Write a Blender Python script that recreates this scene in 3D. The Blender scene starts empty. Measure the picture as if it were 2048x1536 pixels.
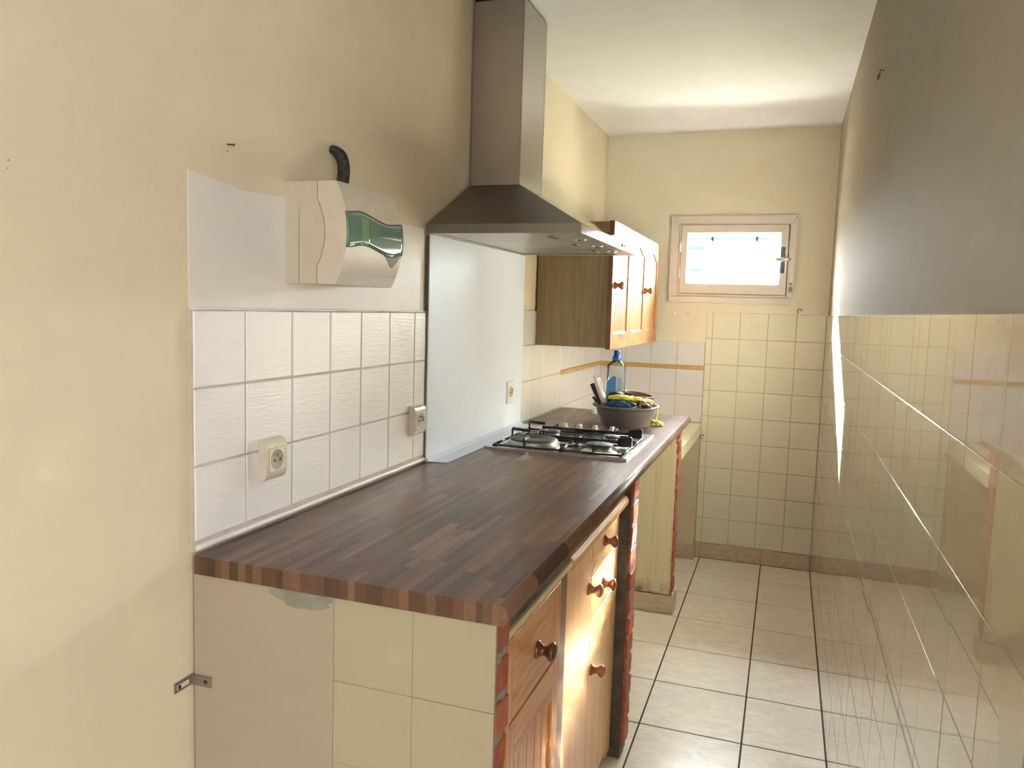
import bpy, math, random
from mathutils import Vector, Matrix, noise
random.seed(7)
PI = math.pi
SC = bpy.context.scene
COL = SC.collection

# ------------------------------------------------------------------ camera
M = ((0.943116, 0.331105, 0.030018), (0.060283, -0.081517, -0.994847), (-0.326952, 0.940066, -0.09684))
cam_d = bpy.data.cameras.new('camera'); cam = bpy.data.objects.new('camera', cam_d); COL.objects.link(cam)
cam_d.sensor_fit = 'HORIZONTAL'; cam_d.sensor_width = 36.0; cam_d.lens = 1562.04 / 2048 * 36.0
cam_d.clip_start = 0.02
cm = Matrix(((M[0][0], -M[1][0], -M[2][0], 1.02), (M[0][1], -M[1][1], -M[2][1], 0.0), (M[0][2], -M[1][2], -M[2][2], 1.395), (0, 0, 0, 1)))
cam.matrix_world = cm
SC.camera = cam

# ------------------------------------------------------------------ world, sun, window portal, fill lamps, exposure
SKY, SUN, ROOM, SIDE = 105.0, 440.0, 11.0, 50.0
w = bpy.data.worlds.new('sky'); SC.world = w; w.use_nodes = True
bg = w.node_tree.nodes['Background']; bg.inputs[0].default_value = (0.90, 0.96, 1.0, 1); bg.inputs[1].default_value = SKY
nt = w.node_tree; tc = nt.nodes.new('ShaderNodeTexCoord'); sx = nt.nodes.new('ShaderNodeSeparateXYZ'); rp = nt.nodes.new('ShaderNodeValToRGB')
nt.links.new(tc.outputs['Generated'], sx.inputs[0]); nt.links.new(sx.outputs[2], rp.inputs[0]); nt.links.new(rp.outputs[0], bg.inputs[0])
rp.color_ramp.elements[0].position = 0.0; rp.color_ramp.elements[0].color = (0.16, 0.17, 0.13, 1)      # sunlit garden below the horizon
rp.color_ramp.elements[1].position = 0.02; rp.color_ramp.elements[1].color = (0.90, 0.96, 1.0, 1)
def area(name, loc, direction, sx, sy, power, color, portal=False):
    d = bpy.data.lights.new(name, 'AREA'); d.shape = 'RECTANGLE'; d.size = sx; d.size_y = sy
    d.energy = power; d.color = color
    o = bpy.data.objects.new(name, d); COL.objects.link(o); o.location = loc
    o.rotation_euler = Vector(direction).to_track_quat('-Z', 'Z').to_euler()
    if portal: d.cycles.is_portal = True
    return o
sd = bpy.data.lights.new('sun', 'SUN'); sd.energy = SUN; sd.angle = math.radians(0.8); sd.color = (1.0, 0.96, 0.92)
so = bpy.data.objects.new('sun', sd); COL.objects.link(so); so.location = (-2, 9, 5)
so.rotation_euler = Vector((0.44, -1.0, -0.44)).to_track_quat('-Z', 'Y').to_euler()
area('window_portal', (0.716, 4.60, 1.70), (0, -1, 0), 0.56, 0.34, 1.0, (1, 1, 1), True)
# added fill lamps in the unseen room; no open window feeds them
area('rear_fill_light', (2.35, -2.52, 1.45), (-0.12, 1, 0.02), 1.30, 1.40, ROOM, (0.90, 0.95, 1.0))
area('side_fill_light', (3.52, -1.60, 1.50), (-1, 0, 0), 1.30, 1.40, SIDE, (0.90, 0.95, 1.0))
vs = SC.view_settings
SC.display_settings.display_device = 'sRGB'
vs.view_transform = 'Standard'; vs.look = 'None'; vs.gamma = 1.0; vs.use_curve_mapping = False; vs.exposure = 0.35
cy = SC.cycles
cy.use_denoising = True; cy.max_bounces = 10; cy.diffuse_bounces = 6; cy.glossy_bounces = 5; cy.transmission_bounces = 6
cy.transparent_max_bounces = 10; cy.blur_glossy = 0.0; cy.caustics_reflective = True; cy.caustics_refractive = False
cy.sample_clamp_indirect = 0

# ------------------------------------------------------------------ materials
MATS = {}
class NT:
    def __init__(s, name):
        s.m = bpy.data.materials.new(name); s.m.use_nodes = True; s.t = s.m.node_tree
        s.b = s.t.nodes['Principled BSDF']; s.co = None
    def n(s, kind, **kw):
        nd = s.t.nodes.new('ShaderNode' + kind)
        for k, v in kw.items(): setattr(nd, k, v)
        return nd
    def link(s, a, b): s.t.links.new(a, b)
    def coord(s, scale=(1, 1, 1), random_offset=False):
        tc = s.n('TexCoord'); mp = s.n('Mapping'); mp.inputs['Scale'].default_value = scale
        s.link(tc.outputs['Object'], mp.inputs['Vector'])
        if random_offset:
            oi = s.n('ObjectInfo'); mu = s.n('VectorMath', operation='SCALE'); mu.inputs[0].default_value = (37, 17, 53)
            s.link(oi.outputs['Random'], mu.inputs['Scale']); s.link(mu.outputs[0], mp.inputs['Location'])
        return mp.outputs['Vector']
    def noise(s, vec, scale, detail=3.0, rough=0.5, dist=0.0):
        nd = s.n('TexNoise'); nd.inputs['Scale'].default_value = scale; nd.inputs['Detail'].default_value = detail
        nd.inputs['Roughness'].default_value = rough; nd.inputs['Distortion'].default_value = dist
        s.link(vec, nd.inputs['Vector']); return nd.outputs['Fac']
    def ramp(s, fac, stops):
        r = s.n('ValToRGB'); e = r.color_ramp.elements
        while len(e) < len(stops): e.new(0.5)
        for i, (p, c) in enumerate(stops): e[i].position = p; e[i].color = (*c, 1)
        s.link(fac, r.inputs['Fac']); return r.outputs['Color']
    def mix(s, fac, a, b, mode='MIX'):
        m = s.n('Mix', data_type='RGBA', blend_type=mode)
        if isinstance(fac, (int, float)): m.inputs[0].default_value = fac
        else: s.link(fac, m.inputs[0])
        for v, i in ((a, 6), (b, 7)):
            if isinstance(v, tuple): m.inputs[i].default_value = (*v, 1)
            else: s.link(v, m.inputs[i])
        return m.outputs[2]
    def bump(s, fac, strength, dist=0.002):
        b = s.n('Bump'); b.inputs['Strength'].default_value = strength; b.inputs['Distance'].default_value = dist
        s.link(fac, b.inputs['Height']); s.link(b.outputs[0], s.b.inputs['Normal'])
    def base(s, v):
        if isinstance(v, tuple): s.b.inputs['Base Color'].default_value = (*v, 1)
        else: s.link(v, s.b.inputs['Base Color'])
    def done(s, key, rough=0.5, metal=0.0, spec=None, coat=0.0, coat_rough=0.1):
        s.b.inputs['Roughness'].default_value = rough; s.b.inputs['Metallic'].default_value = metal
        if spec is not None: s.b.inputs['Specular IOR Level'].default_value = spec
        s.b.inputs['Coat Weight'].default_value = coat; s.b.inputs['Coat Roughness'].default_value = coat_rough
        MATS[key] = s.m; return s.m

def simple(key, col, rough=0.5, metal=0.0, var=0.06, scale=30, bump=0.0, coat=0.0, spec=None, stretch=(1, 1, 1), coat_rough=0.1):
    t = NT(key); v = t.coord(stretch, True); f = t.noise(v, scale)
    dark = tuple(c * (1 - var * 2) for c in col)
    t.base(t.ramp(f, [(0.3, dark), (0.7, col)]))
    if bump: t.bump(f, bump)
    return t.done(key, rough, metal, spec, coat, coat_rough)

def wall_paint(key, col, stain, rough, bump=0.25, amount=0.5, lo=0.60, hi=0.78, spec=0.25):
    t = NT(key); v = t.coord()
    big = t.noise(v, 1.7, 4, 0.6); fine = t.noise(v, 160, 2, 0.6); mid = t.noise(v, 9, 5, 0.65)
    c = t.mix(t.ramp(mid, [(0.35, (0, 0, 0)), (0.75, (1, 1, 1))]), col, tuple(a * 0.95 for a in col))
    k = t.n('Math', operation='MULTIPLY'); t.link(t.ramp(big, [(lo, (0, 0, 0)), (hi, (1, 1, 1))]), k.inputs[0]); k.inputs[1].default_value = amount
    c = t.mix(k.outputs[0], c, stain)
    t.base(c)
    ad = t.n('Math', operation='MULTIPLY_ADD'); t.link(fine, ad.inputs[0]); ad.inputs[1].default_value = 0.35; t.link(mid, ad.inputs[2])
    t.bump(ad.outputs[0], bump, 0.003)
    return t.done(key, rough, 0, spec)
wall_paint('cream_paint', (0.745, 0.645, 0.475), (0.70, 0.60, 0.44), 0.55)
wall_paint('back_paint', (0.80, 0.77, 0.66), (0.74, 0.69, 0.57), 0.5)
wall_paint('right_shaded_paint', (0.37, 0.34, 0.285), (0.33, 0.31, 0.265), 0.8, 0.12, spec=0.02)  # wall turned from the light: its shade is put into the base colour
wall_paint('ceiling_paint', (0.78, 0.79, 0.81), (0.76, 0.77, 0.78), 0.7, 0.1)
wall_paint('patch_paint', (0.78, 0.74, 0.69), (0.74, 0.71, 0.67), 0.45, 0.3)
wall_paint('end_shaded_plaster', (0.44, 0.37, 0.295), (0.42, 0.355, 0.285), 0.6, 0.2)  # darkened: shade of the camera-facing end wall put into the colour
wall_paint('stub_plaster', (0.66, 0.58, 0.42), (0.58, 0.50, 0.36), 0.6, 0.2)
simple('grey_smear', (0.36, 0.35, 0.29), 0.8, var=0.15, scale=20)

def tile_mat(key, col, rough, wave, var=0.03, brush=0.0, speck=0.0, coat=0.0):
    t = NT(key); v = t.coord((1, 1, 1), True)
    oi = t.n('ObjectInfo'); a = t.mix(oi.outputs['Random'], col, tuple(c * (1 - var) for c in col))
    f = t.noise(v, 12, 3)
    a = t.mix(t.ramp(f, [(0.55, (0, 0, 0)), (0.8, (0.5, 0.5, 0.5))]), a, tuple(c * 0.9 for c in col))
    t.base(a)
    if brush:
        vb = t.coord((6, 45, 45), True); fb = t.noise(vb, 3.0, 4, 0.6, 0.4); t.bump(fb, brush, 0.003)
    else:
        t.bump(t.noise(v, 7, 1), wave, 0.01)
    return t.done(key, rough, 0, 0.6, coat, 0.015)
tile_mat('yellow_tile', (0.79, 0.78, 0.67), 0.22, 0.05)
tile_mat('gloss_shaded_tile', (0.36, 0.33, 0.255), 0.10, 0.005, coat=0.8)  # dark base colour carries the shade of the unlit right wall
MATS['gloss_shaded_tile'].node_tree.nodes['Principled BSDF'].inputs['IOR'].default_value = 1.6
tile_mat('white_tile', (0.76, 0.75, 0.80), 0.22, 0.05)
tile_mat('cream_tile', (0.79, 0.78, 0.75), 0.2, 0.05)
tile_mat('painted_tile', (0.84, 0.81, 0.80), 0.3, 0.1, brush=0.32)
tile_mat('matt_shaded_tile', (0.44, 0.39, 0.27), 0.5, 0.05)  # end wall tiles, darkened like its plaster to carry the shade
simple('ochre_strip', (0.66, 0.42, 0.13), 0.3)
simple('grout_dark', (0.055, 0.035, 0.02), 0.9, var=0.2)
simple('grout_light', (0.52, 0.43, 0.29), 0.9, var=0.1)
simple('grout_paint', (0.62, 0.54, 0.46), 0.7, var=0.1)
simple('grout_pale', (0.36, 0.29, 0.20), 0.8, var=0.2)

def marble(key, col, dark):
    t = NT(key); v = t.coord((1, 1, 1), True); wv = t.coord((1.0, 2.6, 1.0), True)
    f = t.noise(wv, 9, 7, 0.62, 1.8); g = t.noise(v, 4, 3)
    c = t.ramp(f, [(0.40, dark), (0.52, col), (0.60, tuple(a * 1.06 for a in col))])
    c = t.mix(t.ramp(g, [(0.4, (0, 0, 0)), (0.8, (0.6, 0.6, 0.6))]), c, tuple(a * b for a, b in zip(col, (0.98, 0.93, 0.88))))
    # printed sub-rectangles of slightly different tone, as on the real tiles
    ck = t.n('TexBrick'); ck.inputs['Scale'].default_value = 1.0; ck.inputs['Brick Width'].default_value = 0.21; ck.inputs['Row Height'].default_value = 0.12
    ck.inputs['Mortar Size'].default_value = 0.0; ck.inputs['Color1'].default_value = (0, 0, 0, 1); ck.inputs['Color2'].default_value = (1, 1, 1, 1)
    t.link(v, ck.inputs['Vector'])
    k = t.n('Math', operation='MULTIPLY'); t.link(ck.outputs['Color'], k.inputs[0]); k.inputs[1].default_value = 0.35
    c = t.mix(k.outputs[0], c, tuple(a * 0.88 for a in col)); t.base(c)
    return t.done(key, 0.22, 0, 0.5)
marble('floor_marble', (0.90, 0.86, 0.80), (0.83, 0.77, 0.70))
marble('skirting_marble', (0.60, 0.50, 0.41), (0.48, 0.39, 0.31))

def block_wood():
    t = NT('worktop_wood'); tc = t.n('TexCoord'); sx = t.n('SeparateXYZ'); t.link(tc.outputs['Object'], sx.inputs[0])
    def mth(op, a, b=None):
        m = t.n('Math', operation=op)
        for i, v in enumerate((a, b)):
            if v is None: continue
            if isinstance(v, (int, float)): m.inputs[i].default_value = v
            else: t.link(v, m.inputs[i])
        return m.outputs[0]
    # uneven strip widths: warp x a little before cutting it into rows
    warp = t.n('TexNoise', noise_dimensions='1D'); warp.inputs['Scale'].default_value = 22.0; t.link(sx.outputs[0], warp.inputs['W'])
    xx = mth('ADD', sx.outputs[0], mth('MULTIPLY', warp.outputs['Fac'], 0.022))
    row = mth('FLOOR', mth('DIVIDE', xx, 0.0165))
    wn = t.n('TexWhiteNoise', noise_dimensions='1D'); t.link(row, wn.inputs['W'])
    col = mth('FLOOR', mth('ADD', mth('DIVIDE', sx.outputs[1], 0.21), mth('MULTIPLY', wn.outputs['Value'], 7.3)))
    cb = t.n('CombineXYZ'); t.link(row, cb.inputs[0]); t.link(col, cb.inputs[1])
    w2 = t.n('TexWhiteNoise', noise_dimensions='2D'); t.link(cb.outputs[0], w2.inputs['Vector'])
    c = t.ramp(w2.outputs['Value'], [(0.0, (0.080, 0.038, 0.026)), (0.4, (0.135, 0.067, 0.043)), (0.8, (0.19, 0.096, 0.060)), (1.0, (0.26, 0.138, 0.083))])
    v = t.coord((60, 4, 60)); g = t.noise(v, 3, 4, 0.6)
    c = t.mix(t.ramp(g, [(0.3, (0.75, 0.75, 0.75)), (0.7, (1.1, 1.1, 1.1))]), (0, 0, 0), c) if False else t.mix(1.0, c, t.ramp(g, [(0.3, (0.72, 0.72, 0.72)), (0.7, (1, 1, 1))]), 'MULTIPLY')
    # worn, scuffed haze patches
    s = t.noise(t.coord((1, 1, 1)), 5, 5, 0.6)
    t.base(c)
    rr = t.n('MapRange'); rr.inputs[3].default_value = 0.26; rr.inputs[4].default_value = 0.40; t.link(s, rr.inputs[0]); t.link(rr.outputs[0], t.b.inputs['Roughness'])
    t.done('worktop_wood', 0.3, 0, 0.55); t.link(rr.outputs[0], t.b.inputs['Roughness'])
block_wood()

def wood(key, light, dark, stretch, rough=0.36, coat=0.08, scale=2.0, coat_rough=0.12, ring=0.5):
    t = NT(key); v = t.coord(stretch, True)
    f = t.noise(v, scale, 6, 0.62, 0.6); g = t.noise(t.coord(tuple(a * 0.22 for a in stretch), True), scale, 2, 0.5, 1.2)
    wv = t.n('TexWave', wave_type='BANDS', bands_direction='X'); wv.inputs['Scale'].default_value = 0.25
    wv.inputs['Distortion'].default_value = 6.0; wv.inputs['Detail'].default_value = 2.0; t.link(t.coord(stretch, True), wv.inputs['Vector'])
    c = t.ramp(f, [(0.32, dark), (0.55, light), (0.8, tuple(a * 1.08 for a in light))])
    c = t.mix(t.ramp(g, [(0.45, (0, 0, 0)), (0.75, (ring, ring, ring))]), c, dark)
    t.base(c); t.bump(f, 0.08, 0.001)
    return t.done(key, rough, 0, 0.5, coat, coat_rough)
wood('oak_z', (0.66, 0.31, 0.105), (0.44, 0.165, 0.045), (26, 26, 2.2))
wood('oak_y', (0.66, 0.31, 0.105), (0.44, 0.165, 0.045), (26, 3.0, 26))
wood('pine_z', (0.80, 0.49, 0.24), (0.66, 0.36, 0.15), (34, 34, 1.6), ring=0.35)
wood('pine_y', (0.80, 0.49, 0.24), (0.66, 0.36, 0.15), (34, 1.6, 34), ring=0.35)
wood('cabinet_pine', (0.56, 0.27, 0.10), (0.36, 0.15, 0.05), (30, 30, 1.8), 0.45, 0.15, coat_rough=0.05)
wood('cabinet_pine_y', (0.56, 0.27, 0.10), (0.36, 0.15, 0.05), (18, 5, 18), 0.45, 0.15, coat_rough=0.05)
wood('veneer', (0.34, 0.24, 0.12), (0.25, 0.17, 0.08), (24, 24, 1.3), 0.5, 0.0, ring=0.6)
wood('knob_wood', (0.33, 0.095, 0.025), (0.22, 0.055, 0.015), (30, 30, 30), 0.15, 1.0, coat_rough=0.05)
wood('dark_knob', (0.13, 0.030, 0.012), (0.085, 0.018, 0.008), (30, 30, 30), 0.12, 1.0, coat_rough=0.05)
wood('red_edge', (0.20, 0.070, 0.028), (0.13, 0.042, 0.018), (24, 24, 3), 0.3, 0.4)

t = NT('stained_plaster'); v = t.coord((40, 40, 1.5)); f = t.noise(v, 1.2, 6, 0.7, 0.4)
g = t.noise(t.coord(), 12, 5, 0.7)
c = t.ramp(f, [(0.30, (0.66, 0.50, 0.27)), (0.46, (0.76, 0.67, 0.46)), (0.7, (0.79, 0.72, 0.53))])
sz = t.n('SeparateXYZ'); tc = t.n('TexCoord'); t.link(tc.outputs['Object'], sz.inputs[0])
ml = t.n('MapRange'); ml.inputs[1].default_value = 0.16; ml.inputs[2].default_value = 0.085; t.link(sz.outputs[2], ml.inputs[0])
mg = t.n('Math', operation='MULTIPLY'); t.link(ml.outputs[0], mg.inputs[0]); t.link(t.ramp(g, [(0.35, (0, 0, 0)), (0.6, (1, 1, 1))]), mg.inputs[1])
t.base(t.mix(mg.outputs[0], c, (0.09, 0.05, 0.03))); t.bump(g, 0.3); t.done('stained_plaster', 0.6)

t = NT('brick_red'); v = t.coord((1, 1, 1), True); f = t.noise(v, 25, 5, 0.7); oi = t.n('ObjectInfo')
c = t.ramp(f, [(0.3, (0.34, 0.085, 0.045)), (0.7, (0.52, 0.16, 0.085))])
t.base(t.mix(oi.outputs['Random'], c, t.mix(1.0, c, (0.8, 0.7, 0.7), 'MULTIPLY'))); t.bump(f, 0.5); t.done('brick_red', 0.75)
simple('mortar', (0.30, 0.28, 0.24), 0.9, var=0.15, scale=60, bump=0.6)
simple('cement', (0.15, 0.125, 0.10), 0.9, var=0.2, scale=18, bump=0.6)
simple('broken_plaster', (0.80, 0.76, 0.70), 0.8, var=0.12, scale=40, bump=1.0)
simple('rust_stain', (0.42, 0.22, 0.05), 0.8, var=0.3, scale=60, bump=0.5)
simple('cream_lath', (0.72, 0.60, 0.32), 0.5, var=0.08, stretch=(10, 1, 10))
simple('slab_cream', (0.74, 0.70, 0.55), 0.35, var=0.05)

def brushed(key, col, rough, stretch, var=0.1, metal=1.0):
    t = NT(key); v = t.coord(stretch); f = t.noise(v, 4, 5, 0.6); g = t.noise(t.coord((1, 1, 1)), 4, 5, 0.65)
    c = t.ramp(g, [(0.35, tuple(a * (1 - var) for a in col)), (0.7, col)])
    t.base(c); t.bump(f, 0.06, 0.001)
    mr = t.n('MapRange'); mr.inputs[3].default_value = rough * 0.85; mr.inputs[4].default_value = rough * 1.2; t.link(g, mr.inputs[0])
    t.done(key, rough, metal); t.link(mr.outputs[0], t.b.inputs['Roughness'])
brushed('flue_shaded_steel', (0.46, 0.43, 0.40), 0.36, (90, 90, 2), 0.15)  # flue sides: darker copy of the flue steel, shade put into the colour
brushed('hood_shaded_steel', (0.27, 0.25, 0.235), 0.40, (90, 90, 2), 0.12)  # hood faces turned from the light: shade painted into the steel
brushed('hood_lit_steel', (0.40, 0.39, 0.385), 0.09, (90, 3, 90), 0.08)  # same hood steel for the front faces, light painted into the colour
brushed('flue_lit_steel', (0.56, 0.53, 0.50), 0.34, (60, 60, 2), 0.2)  # flue front: lighter copy of that steel, light put into the colour
brushed('hob_steel', (0.62, 0.62, 0.64), 0.24, (3, 60, 3), 0.12)
brushed('zinc', (0.36, 0.34, 0.30), 0.5, (20, 20, 20), 0.3)
brushed('alu_filter', (0.60, 0.58, 0.54), 0.4, (3, 90, 3), 0.1)
simple('splash_sheet', (0.74, 0.80, 0.94), 0.5, 0.0, var=0.015, scale=3)  # bluish cast of reflected window light put into the base colour
simple('black_enamel', (0.008, 0.010, 0.016), 0.22, coat=0.5, bump=0.0)
simple('cast_iron', (0.10, 0.10, 0.10), 0.45, 0.5, scale=40)
simple('burner_cap', (0.07, 0.07, 0.07), 0.5, 0.3)
simple('burner_alloy', (0.52, 0.50, 0.44), 0.35, 0.9)
simple('knob_cream', (0.62, 0.60, 0.53), 0.3)
simple('slot_dark', (0.20, 0.14, 0.09), 0.5)
simple('beige_plastic', (0.60, 0.54, 0.43), 0.38, var=0.03, scale=60, bump=0.05)
simple('beige_plastic_light', (0.66, 0.59, 0.49), 0.35, var=0.03, scale=60, bump=0.05)
simple('recess_beige', (0.36, 0.28, 0.18), 0.6, var=0.25, scale=400)
simple('socket_white', (0.80, 0.79, 0.76), 0.3, var=0.02)
simple('seam_dark', (0.10, 0.07, 0.04), 0.8)
t = NT('green_window'); v = t.coord(); f = t.noise(v, 8, 2); t.base(t.ramp(f, [(0.3, (0.09, 0.20, 0.15)), (0.7, (0.12, 0.25, 0.20))])); t.done('green_window', 0.09, 0.0, 0.9, 0.6, 0.03)
simple('green_light', (0.20, 0.38, 0.17), 0.1, coat=0.5, coat_rough=0.03)
simple('socket_plastic', (0.70, 0.63, 0.50), 0.3, var=0.05, scale=30)
simple('socket_light', (0.78, 0.72, 0.62), 0.3, var=0.02)
simple('socket_well', (0.45, 0.39, 0.29), 0.45)
simple('black_plastic', (0.012, 0.011, 0.010), 0.35)
simple('dirty_black', (0.05, 0.042, 0.03), 0.5, var=0.4, scale=90)
simple('chrome', (0.75, 0.76, 0.78), 0.12, 1.0, var=0.03)
simple('handle_plate', (0.12, 0.15, 0.20), 0.3, 0.7)
simple('window_paint', (0.72, 0.69, 0.67), 0.4, var=0.03, scale=14, bump=0.1)
simple('stained_wood', (0.42, 0.27, 0.14), 0.6, var=0.3, scale=60)
bm_ = bpy.data.materials.new('bar_green'); bm_.use_nodes = True; MATS['bar_green'] = bm_; _n = bm_.node_tree; _n.nodes.clear()
_o = _n.nodes.new('ShaderNodeOutputMaterial'); _t = _n.nodes.new('ShaderNodeBsdfTranslucent'); _t.inputs[0].default_value = (0.05, 0.078, 0.074, 1); _n.links.new(_t.outputs[0], _o.inputs[0])
simple('bowl_grey', (0.155, 0.147, 0.138), 0.35, var=0.03)
simple('cap_blue', (0.01, 0.12, 0.62), 0.25)
simple('label_blue', (0.09, 0.27, 0.60), 0.4, var=0.06)
simple('label_pale', (0.35, 0.52, 0.66), 0.4, var=0.06)
simple('terracotta', (0.125, 0.045, 0.022), 0.5)
simple('glove_yellow', (0.82, 0.72, 0.05), 0.4, var=0.06, bump=0.1)
simple('cloth_blue', (0.05, 0.15, 0.33), 0.9, var=0.3, scale=70, bump=0.6)
simple('cloth_green', (0.03, 0.10, 0.09), 0.9, var=0.25, scale=70, bump=0.6)
simple('cloth_white', (0.72, 0.66, 0.62), 0.9, var=0.1, scale=60, bump=0.5)
simple('cloth_maroon', (0.20, 0.05, 0.04), 0.9, var=0.4, scale=50, bump=0.5)
simple('cloth_pink', (0.66, 0.42, 0.38), 0.9, var=0.2, scale=50, bump=0.5)
simple('white_plastic', (0.74, 0.73, 0.73), 0.25, var=0.03)
simple('charcoal', (0.025, 0.025, 0.027), 0.6, var=0.3, scale=50, bump=0.5)
simple('sponge_orange', (0.50, 0.21, 0.04), 0.9, var=0.2, scale=120, bump=0.8)
simple('plug_white', (0.78, 0.76, 0.70), 0.6)
simple('nail_rust', (0.10, 0.05, 0.03), 0.6, 0.5)
def glass(key, tint, rough, gfac):
    m = bpy.data.materials.new(key); m.use_nodes = True; nt = m.node_tree; nt.nodes.clear()
    o = nt.nodes.new('ShaderNodeOutputMaterial'); mx = nt.nodes.new('ShaderNodeMixShader'); tr = nt.nodes.new('ShaderNodeBsdfTransparent')
    gl = nt.nodes.new('ShaderNodeBsdfGlossy'); tr.inputs[0].default_value = (*tint, 1); gl.inputs['Roughness'].default_value = rough
    fr = nt.nodes.new('ShaderNodeLayerWeight'); fr.inputs[0].default_value = gfac
    nt.links.new(fr.outputs['Fresnel'], mx.inputs[0]); nt.links.new(tr.outputs[0], mx.inputs[1]); nt.links.new(gl.outputs[0], mx.inputs[2]); nt.links.new(mx.outputs[0], o.inputs[0])
    MATS[key] = m
glass('pane_glass', (0.97, 0.99, 0.98), 0.02, 0.2)
glass('bottle_plastic', (0.90, 0.93, 0.95), 0.06, 0.22)

# ------------------------------------------------------------------ mesh helpers
class MB:
    def __init__(s): s.v = []; s.f = []; s.mi = []; s.m = 0; s.sm = []; s.smooth = False
    def add(s, vs, fs):
        k = len(s.v); s.v += [tuple(p) for p in vs]; s.f += [tuple(i + k for i in f) for f in fs]
        s.mi += [s.m] * len(fs); s.sm += [s.smooth] * len(fs); return s
    def box(s, x0, x1, y0, y1, z0, z1, b=0.0):
        if x0 > x1: x0, x1 = x1, x0
        if y0 > y1: y0, y1 = y1, y0
        if z0 > z1: z0, z1 = z1, z0
        if not b:
            return s.add([(x0, y0, z0), (x1, y0, z0), (x1, y1, z0), (x0, y1, z0), (x0, y0, z1), (x1, y0, z1), (x1, y1, z1), (x0, y1, z1)],
                         [(0, 3, 2, 1), (4, 5, 6, 7), (0, 1, 5, 4), (1, 2, 6, 5), (2, 3, 7, 6), (3, 0, 4, 7)])
        X = (x0, x1); Y = (y0, y1); Z = (z0, z1); V = []; idx = {}
        for i in (0, 1):
            for j in (0, 1):
                for k in (0, 1):
                    sx, sy, sz = (1 - 2 * i) * b, (1 - 2 * j) * b, (1 - 2 * k) * b
                    for a in range(3):
                        p = [X[i] + sx, Y[j] + sy, Z[k] + sz]
                        p[a] = (X[i], Y[j], Z[k])[a]
                        idx[i, j, k, a] = len(V); V.append(tuple(p))
        F = []
        q = lambda *t: F.append(tuple(idx[i] for i in t))
        for i in (0, 1): q((i, 0, 0, 0), (i, 1, 0, 0), (i, 1, 1, 0), (i, 0, 1, 0))
        for j in (0, 1): q((0, j, 0, 1), (1, j, 0, 1), (1, j, 1, 1), (0, j, 1, 1))
        for k in (0, 1): q((0, 0, k, 2), (1, 0, k, 2), (1, 1, k, 2), (0, 1, k, 2))
        for j in (0, 1):
            for k in (0, 1): q((0, j, k, 1), (1, j, k, 1), (1, j, k, 2), (0, j, k, 2))
        for i in (0, 1):
            for k in (0, 1): q((i, 0, k, 0), (i, 1, k, 0), (i, 1, k, 2), (i, 0, k, 2))
        for i in (0, 1):
            for j in (0, 1): q((i, j, 0, 0), (i, j, 1, 0), (i, j, 1, 1), (i, j, 0, 1))
        for i in (0, 1):
            for j in (0, 1):
                for k in (0, 1): q((i, j, k, 0), (i, j, k, 1), (i, j, k, 2))
        return s.add(V, F)
    def lathe(s, prof, c, axis=2, seg=24, mod=None):
        """prof: (r, h) list; rings around axis through c"""
        V = []; F = []; n = len(prof)
        for r, h in prof:
            for i in range(seg):
                a = 2 * PI * i / seg; rr = r * (mod(a, h) if mod else 1)
                p = (rr * math.cos(a), rr * math.sin(a), h)
                if axis == 2: q = p
                elif axis == 0: q = (p[2], p[0], p[1])
                else: q = (p[1], p[2], p[0])
                V.append((c[0] + q[0], c[1] + q[1], c[2] + q[2]))
        for k in range(n - 1):
            for i in range(seg):
                j = (i + 1) % seg; F.append((k * seg + i, k * seg + j, (k + 1) * seg + j, (k + 1) * seg + i))
        if prof[0][0] > 1e-5: F.append(tuple(range(seg - 1, -1, -1)))
        if prof[-1][0] > 1e-5: F.append(tuple((n - 1) * seg + i for i in range(seg)))
        return s.add(V, F)
    def tube(s, pts, r, seg=10, flat=None):
        pts = [Vector(p) for p in pts]; n = len(pts); rs = r if isinstance(r, (list, tuple)) else [r] * n
        V = []; F = []; up = None
        for i, p in enumerate(pts):
            d = (pts[min(i + 1, n - 1)] - pts[max(i - 1, 0)]).normalized()
            if up is None:
                up = Vector((0, 0, 1)) if abs(d.z) < 0.9 else Vector((1, 0, 0))
            a = d.cross(up).normalized(); up = a.cross(d).normalized()
            fx, fy = flat if flat else (1, 1)
            for k in range(seg):
                t = 2 * PI * k / seg; V.append(p + a * (math.cos(t) * rs[i] * fx) + up * (math.sin(t) * rs[i] * fy))
        for i in range(n - 1):
            for k in range(seg):
                j = (k + 1) % seg; F.append((i * seg + k, i * seg + j, (i + 1) * seg + j, (i + 1) * seg + k))
        F.append(tuple(range(seg - 1, -1, -1))); F.append(tuple((n - 1) * seg + k for k in range(seg)))
        return s.add(V, F)
    def prism(s, poly, axis, a, b):
        """extrude 2D polygon; axis 0: poly=(y,z), 1: (x,z), 2: (x,y)"""
        def mk(p, t): return ((t, p[0], p[1]), (p[0], t, p[1]), (p[0], p[1], t))[axis]
        n = len(poly); V = [mk(p, a) for p in poly] + [mk(p, b) for p in poly]
        F = [tuple(range(n)), tuple(range(2 * n - 1, n - 1, -1))]
        for i in range(n): j = (i + 1) % n; F.append((i, i + n, j + n, j))
        return s.add(V, F)
    def mesh(s, name, mats):
        me = bpy.data.meshes.new(name); me.from_pydata(s.v, [], s.f)
        for m in ([mats] if isinstance(mats, str) else mats): me.materials.append(MATS[m])
        me.polygons.foreach_set('material_index', s.mi); me.polygons.foreach_set('use_smooth', s.sm)
        import bmesh
        bm = bmesh.new(); bm.from_mesh(me); bmesh.ops.recalc_face_normals(bm, faces=bm.faces); bm.to_mesh(me); bm.free()
        me.update(); return me
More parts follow.
